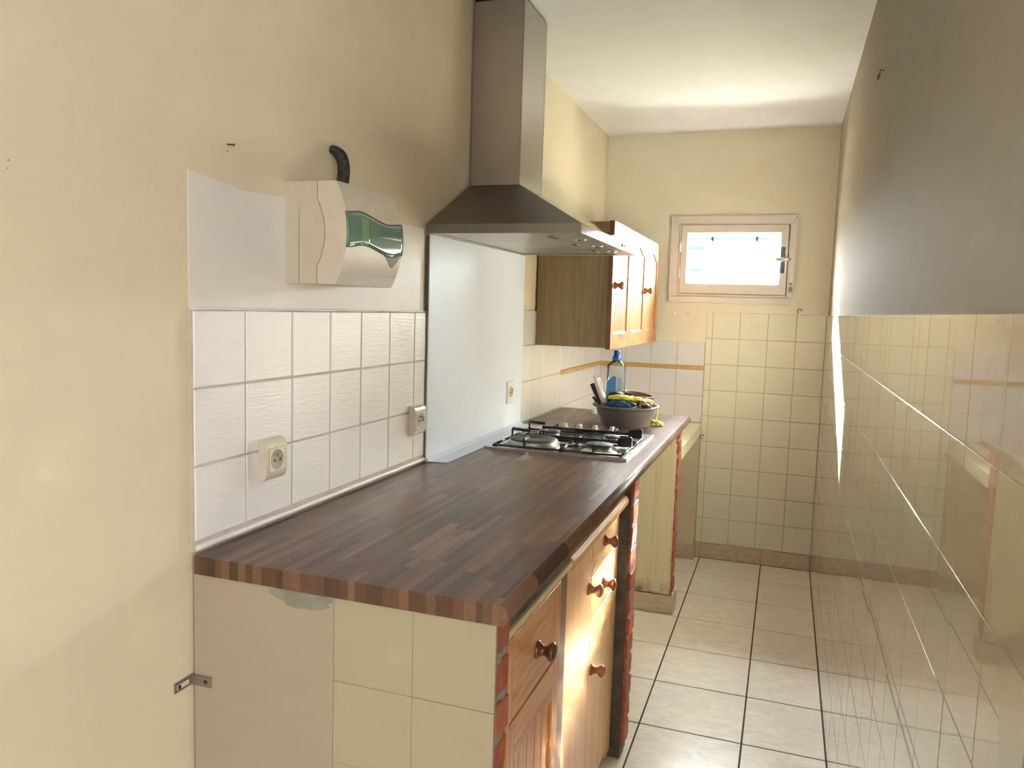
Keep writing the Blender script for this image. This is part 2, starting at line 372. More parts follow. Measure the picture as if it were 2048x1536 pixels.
    def build(s, name, mats, parent=None, auto=None):
        me = s.mesh(name, mats); o = bpy.data.objects.new(name, me); COL.objects.link(o)
        if parent:
            o.parent = parent
            if parent.type == 'EMPTY' or parent.location.length: o.location = -Vector(wl(parent))
        return o
def wl(o):
    l = Vector(o.location)
    while o.parent: o = o.parent; l = l + o.location
    return l
def tag(o, label, cat, group=None):
    o['label'] = label; o['category'] = cat
    if group: o['group'] = group
    return o
def struct(o): o['kind'] = 'structure'; return o
def thing(name, loc, label, cat, group=None):
    o = bpy.data.objects.new(name, None); o.empty_display_size = 0.05; COL.objects.link(o); o.location = loc
    return tag(o, label, cat, group)
def sm(): m = MB(); m.smooth = True; return m
def BX(*a, **k): return MB().box(*a, **k)

# flat tile meshes: local xy plane, facing +z, back at z=-depth
TM = {}
def tile_mesh(name, w_, h_, mat, depth=0.006, ch=0.0012):
    key = (name, round(w_, 3), round(h_, 3), mat)
    if key in TM: return TM[key]
    x, y = w_ / 2, h_ / 2; c = ch
    V = [(-x, -y, -depth), (x, -y, -depth), (x, y, -depth), (-x, y, -depth), (-x, -y, -c), (x, -y, -c), (x, y, -c), (-x, y, -c),
         (-x + c, -y + c, 0), (x - c, -y + c, 0), (x - c, y - c, 0), (-x + c, y - c, 0)]
    F = [(8, 9, 10, 11)] + [(i, (i + 1) % 4, (i + 1) % 4 + 4, i + 4) for i in range(4)] + [(i + 4, (i + 1) % 4 + 4, (i + 1) % 4 + 8, i + 8) for i in range(4)]
    me = bpy.data.meshes.new(name); me.from_pydata(V, [], F); me.materials.append(MATS[mat]); me.update(); TM[key] = me; return me
ROT = {'+x': Matrix(((0, 0, 1), (1, 0, 0), (0, 1, 0))), '-x': Matrix(((0, 0, -1), (-1, 0, 0), (0, 1, 0))),
       '-y': Matrix(((1, 0, 0), (0, 0, -1), (0, 1, 0))), '+z': Matrix.Identity(3)}
def tile(name, parent, face, u0, u1, v0, v1, plane, mat, gap=0.003, tilt=0.0, depth=0.006, jit=0.0, ch=0.0012):
    """face +x/-x: u=y, v=z ; -y: u=x, v=z ; +z: u=x, v=y"""
    me = tile_mesh(name, abs(u1 - u0) - gap, abs(v1 - v0) - gap, mat, depth, ch)
    o = bpy.data.objects.new(name, me); COL.objects.link(o); o.parent = parent
    u, v = (u0 + u1) / 2, (v0 + v1) / 2
    pl = plane + random.uniform(-jit, jit)
    p = {'+x': (pl, u, v), '-x': (pl, u, v), '-y': (u, pl, v), '+z': (u, v, pl)}[face]
    o.location = Vector(p) - wl(parent)
    r = ROT[face].copy()
    if tilt:
        from mathutils import Euler
        r = r @ Euler((random.gauss(0, tilt), random.gauss(0, tilt), 0)).to_matrix()
    o.rotation_euler = r.to_euler()
    return o

# ================================================================== SETTING
D, WR, H = 4.506, 1.221, 2.392
YB, XE = -2.62, 3.6      # unseen part of the room behind the camera
# floor
fl = struct(BX(-0.12, XE, YB, D + 0.1, -0.06, -0.0012).build('floor', 'grout_dark'))
xs = [0.63 + 0.335 * k - 0.002 for k in range(-2, 9)]
ys = [0.212 + 0.3345 * k for k in range(-9, 14)]
xs = [0.0] + [x for x in xs if 0.05 < x < XE - .05] + [XE]
for i in range(len(xs) - 1):
    for j in range(len(ys) - 1):
        y0, y1 = max(ys[j], YB), min(ys[j + 1], D)
        if y1 - y0 < 0.03: continue
        if xs[i] > WR - 0.05 and y0 > 0.6: continue
        x1 = min(xs[i + 1], WR) if y0 > 0.6 else xs[i + 1]
        if x1 - xs[i] < 0.03: continue
        tile('floor_tile', fl, '+z', xs[i], x1, y0, y1, 0.0, 'floor_marble', 0.005, 0.0006, 0.003)
# ceiling
struct(BX(-0.12, XE, YB, D + 0.12, H, H + 0.1).build('ceiling', 'ceiling_paint'))
# walls
WLX = -0.006
wl_ = struct(BX(-0.12, WLX, YB, D + 0.12, 0, H).build('wall_left', 'cream_paint'))
WX = WR + 0.007
wr = struct(BX(WX, WX + 0.12, 0.62, D + 0.12, 0, H).build('wall_right', 'right_shaded_paint'))
m = MB(); m.box(-0.12, XE, YB - 0.12, YB, 0, 0.75); m.box(-0.12, XE, YB - 0.12, YB, 2.15, H); m.box(-0.12, 1.65, YB - 0.12, YB, 0.75, 2.15); m.box(3.05, XE, YB - 0.12, YB, 0.75, 2.15)
struct(m.build('wall_rear', 'cream_paint'))
struct(BX(XE, XE + 0.12, YB, 0.74, 0, H).build('wall_side', 'cream_paint'))
struct(BX(WX + 0.12, XE, 0.62, 0.74, 0, H).build('wall_return', 'cream_paint'))
w2 = struct(BX(1.65, 1.70, YB - 0.08, YB - 0.03, 0.75, 2.15).build('window_2', 'window_paint'))  # frame added behind the rear fill lamp; its opening is closed
MB().box(3.0, 3.05, YB - 0.08, YB - 0.03, 0.75, 2.15).box(1.70, 3.0, YB - 0.08, YB - 0.03, 0.75, 0.80).box(1.70, 3.0, YB - 0.08, YB - 0.03, 2.10, 2.15).box(2.32, 2.38, YB - 0.08, YB - 0.03, 0.80, 2.10).build('frame', 'window_paint', w2)
BX(1.64, 3.06, YB - 0.119, YB - 0.10, 0.74, 2.16).build('sky_blocker', 'window_paint', w2)  # opaque panel added to keep the sky from flooding in
# back wall with the window opening
OX0, OX1, OZ0, OZ1 = 0.425, 1.016, 1.497, 1.893
DB = D + 0.005
m = MB(); m.box(-0.12, WX + 0.12, DB, D + 0.14, 0, OZ0); m.box(-0.12, WX + 0.12, DB, D + 0.14, OZ1, H); m.box(-0.12, OX0, DB, D + 0.14, OZ0, OZ1); m.box(OX1, WX + 0.12, DB, D + 0.14, OZ0, OZ1)
wb = struct(m.build('wall_back', 'back_paint'))

# --- right wall tiles
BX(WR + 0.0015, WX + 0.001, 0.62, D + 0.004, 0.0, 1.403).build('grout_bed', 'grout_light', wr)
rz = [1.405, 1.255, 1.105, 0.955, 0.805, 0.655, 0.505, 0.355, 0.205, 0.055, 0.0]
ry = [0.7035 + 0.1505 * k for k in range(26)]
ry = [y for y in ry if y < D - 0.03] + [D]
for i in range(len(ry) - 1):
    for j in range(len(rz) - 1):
        tile('wall_tile', wr, '-x', ry[i], ry[i + 1], rz[j + 1], rz[j], WR, 'gloss_shaded_tile', 0.002, 0.0012, 0.006, 0.00015, 0.0005)
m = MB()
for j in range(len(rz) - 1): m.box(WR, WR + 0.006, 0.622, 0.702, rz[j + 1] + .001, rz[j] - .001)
m.build('tile_strip', 'gloss_shaded_tile', wr)
# --- back wall tiles
BX(0.0, WR + 0.006, D + 0.0015, DB + 0.001, 0.0, 1.234).build('grout_bed', 'grout_light', wb)
BX(0.597, WR + 0.006, D + 0.0015, DB + 0.001, 1.234, 1.404).build('grout_bed', 'grout_light', wb)
bx = [0.597, 0.631, 0.778, 0.925, 1.072, WR]
bz = [0.089 + 0.1462 * k for k in range(10)]
for i in range(5):
    for j in range(9):
        tile('wall_tile', wb, '-y', bx[i], bx[i + 1], bz[j], bz[j + 1], D, 'yellow_tile', 0.0028, 0.001, 0.005, 0.0003)
for a, b in ((0.600, 0.628), (0.628, 0.960), (0.960, WR)):
    tile('skirting_tile', wb, '-y', a, b, 0.002, 0.087, D - 0.004, 'skirting_marble', 0.004, 0.0, 0.009)
wx = [0.0, 0.146, 0.294, 0.441, 0.595]
for i in range(4):
    for a, b in ((0.78, 0.93), (0.93, 1.078), (1.100, 1.235)):
        tile('wall_tile', wb, '-y', wx[i], wx[i + 1], a, b, D, 'white_tile', 0.0028, 0.001, 0.005, 0.0003)
for a, b in ((0.0, 0.37), (0.37, 0.595)):
    tile('border_strip', wb, '-y', a, b, 1.0795, 1.0985, D - 0.002, 'ochre_strip', 0.001, 0, 0.007)
# --- left wall: painted tiles, then cream ones, then white ones with ochre border
lc = [1.152, 1.300, 1.457, 1.608, 1.751, 1.902, 2.053, 2.127]
lz = [0.9405, 1.083, 1.229, 1.375]
BX(WLX - 0.001, -0.0005, 1.153, 2.127, 0.921, 1.373).build('grout_bed', 'grout_paint', wl_)
for i in range(7):
    for j in range(3):
        tile('wall_tile', wl_, '+x', lc[i], lc[i + 1], lz[j], lz[j + 1], 0.002, 'painted_tile', 0.004, 0.0015, 0.007, 0.0006, 0.0018)
m = sm(); m.tube([(0.001, 1.155 + 0.975 * k / 16, 0.9285 + 0.0006 * math.sin(k * 2.3)) for k in range(17)], 0.0062, 8); m.build('sealant_bead', 'painted_tile', wl_)
m = sm(); m.tube([(-0.004, 1.150 + 0.975 * k / 16, 1.3765 + 0.0008 * math.sin(k * 1.7)) for k in range(17)], 0.0035, 6); m.build('mortar_ridge', 'patch_paint', wl_)
# painted patch above
MB().prism([(1.150, 1.3775), (2.118, 1.3775), (2.118, 1.62), (1.75, 1.615), (1.438, 1.616), (1.30, 1.610), (1.150, 1.624)], 0, WLX - 0.001, WLX + 0.0018).build('paint_patch', 'patch_paint', wl_)
BX(WLX - 0.001, -0.0005, 3.03, D, 0.921, 1.234).build('grout_bed', 'grout_light', wl_)
BX(WLX - 0.001, -0.0005, 3.03, 3.64, 1.234, 1.387).build('grout_bed', 'grout_light', wl_)
for i in range(4):
    for a, b in ((0.921, 1.09), (1.09, 1.240), (1.240, 1.388)):
        tile('wall_tile', wl_, '+x', 3.035 + 0.1495 * i, 3.035 + 0.1495 * (i + 1), a, b, 0.0015, 'cream_tile', 0.003, 0.001, 0.006)
for i in range(6):
    for a, b in ((0.921, 1.079), (1.102, 1.236)):
        tile('wall_tile', wl_, '+x', 3.633 + 0.1455 * i, 3.633 + 0.1455 * (i + 1), a, b, 0.0015, 'white_tile', 0.003, 0.001, 0.006)
    tile('wall_tile', wl_, '+x', max(3.675, 3.633 + 0.1455 * i), 3.633 + 0.1455 * (i + 1), 0.777, 0.921, 0.0015, 'white_tile', 0.003, 0.001, 0.006)
    if i % 3 == 0: tile('border_strip', wl_, '+x', 3.633 + 0.1455 * i, 3.633 + 0.1455 * (i + 3), 1.080, 1.101, 0.0035, 'ochre_strip', 0.001, 0, 0.008)
MB().box(WLX - 0.001, 0.006, 3.03, 3.185, 1.392, 1.615).build('paint_patch', 'cream_paint', wl_)

# ================================================================== WINDOW (structure)
YW = D
W1 = bpy.data.objects.new('window_1', None); COL.objects.link(W1); W1.location = (0.716, D, 1.697); struct(W1)
def mitre(x0, x1, z0, z1, t, y0, y1, b=None):
    m = MB()
    o = [(x0, z0), (x1, z0), (x1, z1), (x0, z1)]; i_ = [(x0 + t, z0 + t), (x1 - t, z0 + t), (x1 - t, z1 - t), (x0 + t, z1 - t)]
    for k in range(4):
        j = (k + 1) % 4; m.prism([o[k], o[j], i_[j], i_[k]], 1, y0, y1)
    return m
# architrave: left, top, right boards and the sill board, slightly worn
m = MB(); m.prism([(0.379, 1.490), (0.423, 1.490), (0.423, 1.893), (0.379, 1.934)], 1, YW - 0.014, DB); m.build('architrave_board', 'window_paint', W1)
m = MB(); m.prism([(0.381, 1.935), (0.4235, 1.8945), (1.0165, 1.8925), (1.045, 1.934)], 1, YW - 0.014, DB); m.build('architrave_board', 'window_paint', W1)
m = MB(); m.prism([(1.0175, 1.497), (1.0175, 1.892), (1.046, 1.932), (1.044, 1.62), (1.034, 1.497)], 1, YW - 0.012, DB); m.build('architrave_board', 'window_paint', W1)
m = MB(); m.box(0.380, 1.026, YW - 0.020, DB, 1.456, 1.4885, b=0.002); m.build('sill_board', 'window_paint', W1)
MB().box(1.019, 1.036, YW - 0.0135, YW - 0.011, 1.525, 1.552).box(1.021, 1.033, YW - 0.0135, YW - 0.011, 1.562, 1.574).build('stain', 'stained_wood', W1)
# reveal frame inside the opening
mitre(OX0 - 0.001, OX1 + 0.001, OZ0 - 0.001, OZ1 + 0.001, 0.009, YW - 0.004, YW + 0.13).build('window_frame', 'window_paint', W1)
m = MB(); mm = mitre(OX0 - 0.001, OX1 + 0.001, OZ0 - 0.001, OZ1 + 0.001, 0.024, YW + 0.031, YW + 0.10); mm.build('rebate', 'window_paint', W1)
mitre(0.433, 1.006, 1.505, 1.888, 0.004, YW - 0.0045, YW + 0.028).build('gasket', 'seam_dark', W1)
# sash: bevel towards glass
SX0, SX1, SZ0, SZ1 = 0.436, 1.003, 1.508, 1.885
GX0, GX1, GZ0, GZ1 = 0.478, 0.955, 1.566, 1.836
m = MB(); y0 = YW - 0.010
O_ = [(SX0, SZ0), (SX1, SZ0), (SX1, SZ1), (SX0, SZ1)]
A_ = [(GX0 - 0.010, GZ0 - 0.004), (GX1 + 0.012, GZ0 - 0.004), (GX1 + 0.012, GZ1 + 0.008), (GX0 - 0.010, GZ1 + 0.008)]
G_ = [(GX0, GZ0), (GX1, GZ0), (GX1, GZ1), (GX0, GZ1)]
V = [(x, y0, z) for x, z in O_] + [(x, y0, z) for x, z in A_] + [(x, y0 + 0.016, z) for x, z in G_] + [(x, y0 + 0.045, z) for x, z in G_] + [(x, y0 + 0.045, z) for x, z in O_]
F = []
for r in range(4):
    for k in range(4): F.append((r * 4 + k, r * 4 + (k + 1) % 4, r * 4 + 4 + (k + 1) % 4, r * 4 + 4 + k))
for k in range(4): F.append((16 + k, 16 + (k + 1) % 4, (k + 1) % 4, k))
m.add(V, F); sash = m.build('sash', 'window_paint', W1)
for sx, sy in ((0, 0), (1, 0), (1, 1), (0, 1)):   # rounded putty corners
    cx = (GX0, GX1)[sx]; cz = (GZ0, GZ1)[sy]; dx = 1 - 2 * sx; dz = 1 - 2 * sy; r = 0.014
    pts = [(cx - dx * 0.001, cz - dz * 0.001)] + [(cx + dx * (r - r * math.sin(a)), cz + dz * (r - r * math.cos(a))) for a in [PI / 2 * k / 6 for k in range(7)]]
    MB().prism(pts, 1, y0 + 0.018, y0 + 0.03).build('putty_corner', 'window_paint', sash)
BX(GX0 - 0.004, GX1 + 0.004, YW + 0.019, YW + 0.022, GZ0 - 0.004, GZ1 + 0.004).build('pane', 'pane_glass', sash)
for z in (1.765, 1.620):
    m = sm(); m.lathe([(0.0, -0.030), (0.0055, -0.028), (0.0055, 0.028), (0.0, 0.030)], (0.431, YW - 0.017, z), 2, 12)
    m.smooth = False; m.box(0.4335, 0.452, YW - 0.0125, YW - 0.0095, z - 0.024, z + 0.024); m.build('hinge', 'window_paint', W1)
m = MB(); m.box(0.968, 0.990, YW - 0.016, YW - 0.0098, 1.625, 1.765, b=0.003); hb = m.build('handle_plate', 'handle_plate', W1)
m = sm(); m.lathe([(0.008, 0), (0.006, 0.004), (0.006, 0.028), (0.0, 0.030)], (0.979, YW - 0.046, 1.698), 1, 14); m.build('spindle', 'chrome', hb)
m = sm(); V = []
m.lathe([(0.0, -0.042), (0.008, -0.037), (0.012, -0.022), (0.0135, 0), (0.012, 0.022), (0.008, 0.037), (0.0, 0.042)], (0.981, YW - 0.050, 1.697), 0, 16)
m.build('handle', 'chrome', hb)
# outside security grille
g = thing('window_grille', (0.716, 4.66, 1.55), 'teal net and bar stubs of a security grille outside the small window', 'screen')
m = MB(); n_ = 46
for k in range(n_):    # woven band along the top
    x = 0.44 + 0.56 * k / n_
    m.prism([(x, 1.814), (x + 0.006, 1.814), (x + 0.018, 1.834), (x + 0.012, 1.834)], 1, 4.652, 4.654)
    m.prism([(x + 0.012, 1.814), (x + 0.018, 1.814), (x + 0.006, 1.834), (x, 1.834)], 1, 4.655, 4.657)
m.build('net_band', 'bar_green', g)['kind'] = 'stuff'
for x in (0.592, 0.836): BX(x - 0.0065, x + 0.0065, 4.652, 4.658, 1.806, 1.838).build('bar_stub', 'bar_green', g)  # grille bars cut to stubs: glare over the rest is built into the shape
for z in (1.772, 1.646): BX(0.452, 0.542, 4.660, 4.666, z - 0.006, z + 0.006).build('bar_stub', 'bar_green', g)

# ================================================================== MASONRY under the worktop
def brick_mesh(k, l, dpt, h):
    r = random.Random(k); V = []; j = lambda a: r.uniform(-a, a)
    # 2x.. boxes with a jittered mid ring on the face: local x depth (face at +), y length, z height
    m = MB(); m.box(-dpt, 0, -l / 2, l / 2, -h / 2, h / 2, b=0.003)
    m.v = [(x + (j(0.0012) if x > -dpt / 2 else 0), y + j(0.0012), z + j(0.0014)) for x, y, z in m.v]
    return m.mesh('brick', 'brick_red')
def bricks(parent, xf, ya, yb, ztop, zbot, pitch, hb, dpt=0.05, jut=0.002):
    ms = [brick_mesh(k + int(ya * 100), yb - ya, dpt, hb) for k in range(4)]
    z = ztop; k = 0
    while z - hb > zbot - 0.02:
        o = bpy.data.objects.new('brick', ms[k % 4]); COL.objects.link(o); o.parent = parent
        o.location = Vector((xf + random.uniform(-jut, jut), (ya + yb) / 2 + random.uniform(-0.0015, 0.0015), z - hb / 2)) - wl(parent)
        o.rotation_euler = (random.uniform(-.02, .02), random.uniform(-.012, .012), 0)
        z -= pitch; k += 1
def mortar(parent, xf, ya, yb, ztop, zbot, pitch, hb, lump=0.004):
    m = MB(); m.box(xf - 0.05, xf - 0.006, ya + 0.001, yb - 0.001, zbot, ztop)
    z = ztop - hb
    while z - (pitch - hb) > zbot:
        n = 6; top = []; 
        z1 = z + 0.001; z0 = z - (pitch - hb) - 0.001
        V = []
        for i in range(n + 1):
            y = ya + (yb - ya) * i / n
            jx = random.uniform(-lump, 0.001)
            V += [(xf + jx, y, z1 + random.uniform(-.001, .002)), (xf + jx - random.uniform(0, .002), y, z0 + random.uniform(-.003, .001)), (xf - 0.012, y, z0), (xf - 0.012, y, z1)]
        F = []
        for i in range(n):
            for k in range(4): F.append((4 * i + k, 4 * i + (k + 1) % 4, 4 * i + 4 + (k + 1) % 4, 4 * i + 4 + k))
        F += [(0, 1, 2, 3), (4 * n, 4 * n + 3, 4 * n + 2, 4 * n + 1)]
        m.add(V, F); z -= pitch
    return m.build('mortar', 'mortar', parent)

# near end wall of the counter
p0 = thing('counter_end_wall', (0.30, 1.185, 0.0), 'low end wall under the near end of the worktop, beige plaster and pale tiles with brick edge', 'wall')
BX(0.0, 0.556, 1.157, 1.216, 0.0, 0.882).build('masonry_core', 'end_shaded_plaster', p0)
BX(0.0, 0.302, 1.150, 1.157, 0.0, 0.882).build('plaster_face', 'end_shaded_plaster', p0)
m = MB()
def blob(cx, cz, rx, rz, seed, n=22):
    r = random.Random(seed); return [(cx + rx * math.cos(2 * PI * k / n) * r.uniform(.75, 1.15), cz + rz * math.sin(2 * PI * k / n) * r.uniform(.75, 1.1)) for k in range(n)]
m.prism([(x, min(z, 0.881)) for x, z in blob(0.235, 0.872, 0.064, 0.020, 5)], 1, 1.1492, 1.151); m.build('filler_smear', 'grey_smear', p0)
BX(0.303, 0.606, 1.1515, 1.1575, 0.0, 0.882).build('grout_bed', 'grout_pale', p0)
ez = [0.882, 0.731, 0.580, 0.430, 0.280, 0.130, 0.002]
for a, b in ((0.3025, 0.4565), (0.4565, 0.606)):
    for j in range(6): tile('wall_tile', p0, '-y', a, b, ez[j + 1], ez[j], 1.1495, 'matt_shaded_tile', 0.0005, 0.0012, 0.006, 0.0002, 0.0007)
mortar(p0, 0.6065, 1.157, 1.219, 0.900 - 0.018, 0.0, 0.0715, 0.0575)
bricks(p0, 0.607, 1.156, 1.221, 0.880, 0.0, 0.0715, 0.057)
# jagged plaster lip between brick and cabinet
V = []; n = 40
m = MB()
for k in range(n + 1):
    z = 0.82 - 0.80 * k / n; y = 1.2205 + 0.003 * noise.noise(Vector((z * 25, 3.1, 0))) + 0.002 * math.sin(z * 88)
    V += [(0.596, 1.2165, z), (0.6085, 1.2165, z), (0.6080, y + 0.001, z), (0.596, y + 0.003, z)]
F = []
for k in range(n):
    for a in range(4): F.append((4 * k + a, 4 * k + (a + 1) % 4, 4 * k + 4 + (a + 1) % 4, 4 * k + 4 + a))
F += [(0, 3, 2, 1), (4 * n, 4 * n + 1, 4 * n + 2, 4 * n + 3)]
m.add(V, F); m.build('plaster_lip', 'oak_z', p0)

# middle pier
p1 = thing('brick_pier', (0.35, 2.36, 0.0), 'middle pier under the worktop, dark grey cement near side and red brick edge', 'pier')
m = MB(); nx, nz = 6, 34
x0_, x1_ = 0.10, 0.566
m.box(x0_, x1_, 2.322, 2.400, 0.0, 0.8835); m.build('masonry_core', 'cement', p1)
V = []; F = []
for i in range(nz + 1):
    for j in range(nx + 1):
        z = 0.8835 * i / nz; x = 0.30 + (0.606 - 0.30) * j / nx + (0.004 * noise.noise(Vector((0, z * 30, 9))) if j == nx else 0)
        V.append((x, 2.316 + 0.003 * noise.noise(Vector((x * 20, z * 20, 1))), z))
for i in range(nz):
    for j in range(nx): a = i * (nx + 1) + j; F.append((a, a + 1, a + nx + 2, a + nx + 1))
k0 = len(V); V2 = [(x, 2.3235, z) for x, y, z in V]
F2 = [tuple(i + k0 for i in reversed(f)) for f in F]; rim = []
ring = [j for j in range(nx + 1)] + [i * (nx + 1) + nx for i in range(1, nz + 1)] + [nz * (nx + 1) + j for j in range(nx - 1, -1, -1)] + [i * (nx + 1) for i in range(nz - 1, 0, -1)]
for a, b in zip(ring, ring[1:] + ring[:1]): rim.append((a, b, b + k0, a + k0))
m = MB(); m.add(V + V2, F + F2 + rim); m.build('cement_render', 'cement', p1)
mortar(p1, 0.614, 2.326, 2.404, 0.8835, 0.0, 0.0715, 0.0585, 0.003)
bricks(p1, 0.6165, 2.324, 2.408, 0.882, 0.0, 0.0715, 0.0575)

# far pier with stained plaster side
p2 = thing('brick_pier', (0.30, 3.61, 0.0), 'far pier under the worktop, stained cream plaster near side, brick edge and tiled foot', 'pier')
BX(0.0, 0.543, 3.577, 3.650, 0.0, 0.8835).build('masonry_core', 'cement', p2)
m = MB(); nx, nz = 10, 40; V = []; F = []
for i in range(nz + 1):
    for j in range(nx + 1):
        z = 0.092 + (0.800 - 0.092) * i / nz; x = 0.0 + 0.583 * j / nx
        if j == nx: x += 0.003 * noise.noise(Vector((0, z * 28, 4)))
        if i == nz: z += 0.012 * noise.noise(Vector((x * 22, 0, 2)))
        V.append((x, 3.569 + 0.0015 * noise.noise(Vector((x * 12, z * 12, 1))), z))
for i in range(nz):
    for j in range(nx): a = i * (nx + 1) + j; F.append((a, a + 1, a + nx + 2, a + nx + 1))
k0 = len(V); V2 = [(x, 3.578, z) for x, y, z in V]; F2 = [tuple(i + k0 for i in reversed(f)) for f in F]; rim = []
ring = [j for j in range(nx + 1)] + [i * (nx + 1) + nx for i in range(1, nz + 1)] + [nz * (nx + 1) + j for j in range(nx - 1, -1, -1)] + [i * (nx + 1) for i in range(nz - 1, 0, -1)]
for a, b in zip(ring, ring[1:] + ring[:1]): rim.append((a, b, b + k0, a + k0))
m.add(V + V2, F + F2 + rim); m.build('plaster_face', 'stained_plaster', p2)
m = MB(); V = []; F = []; nx, nz = 14, 8
for i in range(nz + 1):
    for j in range(nx + 1):
        z = 0.796 + 0.086 * i / nz; x = 0.30 + 0.279 * j / nx
        V.append((x, 3.568 + 0.010 * noise.noise(Vector((x * 30, z * 30, 7))), z))
for i in range(nz):
    for j in range(nx): a = i * (nx + 1) + j; F.append((a, a + 1, a + nx + 2, a + nx + 1))
m.add(V, F); m.box(0.30, 0.578, 3.574, 3.578, 0.796, 0.882); m.build('broken_plaster', 'broken_plaster', p2)
m = MB()
for (cx, cz, rx, rz_, sd_) in ((0.545, 0.842, 0.03, 0.008, 1), (0.50, 0.799, 0.055, 0.006, 2), (0.57, 0.835, 0.012, 0.012, 3)):
    m.prism(blob(cx, cz, rx, rz_, sd_, 14), 1, 3.560, 3.574)
m.build('rust_patch', 'rust_stain', p2)
mortar(p2, 0.589, 3.574, 3.652, 0.8835, 0.0, 0.0722, 0.057, 0.004)
bricks(p2, 0.592, 3.572, 3.655, 0.882, 0.09, 0.0722, 0.0565, jut=0.003)
tile('skirting_tile', p2, '-y', 0.27, 0.604, 0.001, 0.088, 3.562, 'skirting_marble', 0.002, 0, 0.009)
BX(0.594, 0.604, 3.571, 3.66, 0.001, 0.086).build('skirting_tile', 'skirting_marble', p2)

# sink slab behind the worktop and its back support
sl = thing('stone_slab', (0.3, 4.08, 0.705), 'low cream stone slab between the worktop end and the back wall', 'counter')
m = MB(); m.box(0.003, 0.597, 3.665, D - 0.003, 0.712, 0.776, b=0.003); m.build('slab', 'slab_cream', sl)
sb = thing('slab_support', (0.3, 4.47, 0.0), 'narrow plastered support under the slab against the back wall', 'wall')
BX(0.003, 0.592, 4.446, D - 0.002, 0.0, 0.711).build('plaster_face', 'stub_plaster', sb)
tile('skirting_tile', sb, '-y', 0.25, 0.600, 0.001, 0.086, 4.437, 'skirting_marble', 0.002, 0, 0.008)
m = sm(); m.tube([(0.606 + 0.011 * math.cos(a), 4.494, 0.702 + 0.011 * math.sin(a)) for a in [2 * PI * k / 16 for k in range(15)]], 0.0018, 6)
m.tube([(0.606, D - 0.001, 0.713), (0.606, 4.494, 0.713)], 0.0018, 6)
tag(m.build('ring_hook', 'nail_rust'), 'small metal ring hook on the back wall tiles beside the slab edge', 'hook')

# ================================================================== WORKTOP
ZT, TH = 0.919, 0.0345
xf = 0.627
prof = [(0.008, ZT - TH), (xf - 0.020, ZT - TH)]
for k in range(13):
    a = -PI / 2 + PI * k / 12
    prof.append((xf - 0.0135 + 0.0135 * math.cos(a), ZT - TH / 2 + (TH / 2) * math.sin(a)))
prof += [(0.008, ZT)]
m = MB(); n = len(prof); V = [(x, 1.143, z) for x, z in prof] + [(x, 3.672, z) for x, z in prof]
F = [tuple(range(n)), tuple(range(2 * n - 1, n - 1, -1))] + [(i, i + n, (i + 1) % n + n, (i + 1) % n) for i in range(n)]
m.add(V, F); m.sm = [False, False] + [2 <= i <= n - 3 for i in range(n)]
wt = m.build('worktop', 'worktop_wood'); tag(wt, 'long dark brown butcher-block worktop with a rounded front edge', 'worktop')

# ================================================================== KNOB / DOOR builders
def knob(parent, x, y, z, mat, s=1.0):
    m = sm()
    m.lathe([(0.0, -0.001), (0.0165 * s, -0.001), (0.0165 * s, 0.003), (0.012 * s, 0.008), (0.0085 * s, 0.014), (0.0085 * s, 0.017), (0.013 * s, 0.023), (0.0175 * s, 0.029), (0.0175 * s, 0.034), (0.012 * s, 0.0385), (0.0, 0.040)], (x, y, z), 0, 20)
    return m.build('knob', mat, parent)
def arch(t):   # 0 at shoulders .. 1 at crown
    t = abs(t)
    if t > 0.80: return 0.0
    if t > 0.72: return (0.80 - t) / 0.08 * 0.18
    return 0.18 + 0.82 * (0.5 + 0.5 * math.cos(PI * t / 0.72))
def panel_door(parent, xf, th, y0, y1, z0, z1, mz, my, st=0.052, tr=0.075, br=0.065, rise=0.028, npl=7, rec=0.006, label=None):
    m = MB(); e = 0.0015
    m.box(xf - th, xf, y0, y0 + st, z0, z1, b=e); m.box(xf - th, xf, y1 - st, y1, z0, z1, b=e)
    m.m = 1
    m.box(xf - th, xf, y0 + st + .0004, y1 - st - .0004, z0, z0 + br, b=0.0008)
    # arched top rail
    N = 26; ya, yb = y0 + st + .0004, y1 - st - .0004; zb = z1 - tr - rise
    pts = [(ya + (yb - ya) * k / N, zb + rise * arch(2 * k / N - 1)) for k in range(N + 1)]
    V = []; 
    for y, z in pts: V += [(xf, y, z), (xf, y, z1), (xf - th, y, z1), (xf - th, y, z)]
    F = []
    for k in range(N):
        for a in range(4): F.append((4 * k + a, 4 * k + (a + 1) % 4, 4 * k + 4 + (a + 1) % 4, 4 * k + 4 + a))
    F += [(0, 1, 2, 3), (4 * N + 3, 4 * N + 2, 4 * N + 1, 4 * N)]
    m.add(V, F)
    # chamfer lip at the foot of the panel
    m.m = 1; m.add([(xf - 0.001, ya, z0 + br), (xf - 0.001, yb, z0 + br), (xf - rec - .001, yb, z0 + br + 0.012), (xf - rec - .001, ya, z0 + br + 0.012), (xf - rec - .003, yb, z0 + br - .001), (xf - rec - .003, ya, z0 + br - .001)],
                   [(0, 1, 2, 3), (3, 2, 4, 5), (5, 4, 1, 0), (0, 3, 5), (1, 4, 2)])
    d = m.build('door', [mz, my], parent)
    if label: d['label'] = label
    w_ = (yb - ya) / npl
    for k in range(npl):
        a, b = ya + w_ * k, ya + w_ * (k + 1)
        m = MB(); m.box(xf - th + 0.001, xf - rec, a + .0003, b - .0003, z0 + br - 0.002, z1 - tr - 0.004, b=0.0036); m.build('plank', mz, d)
    return d

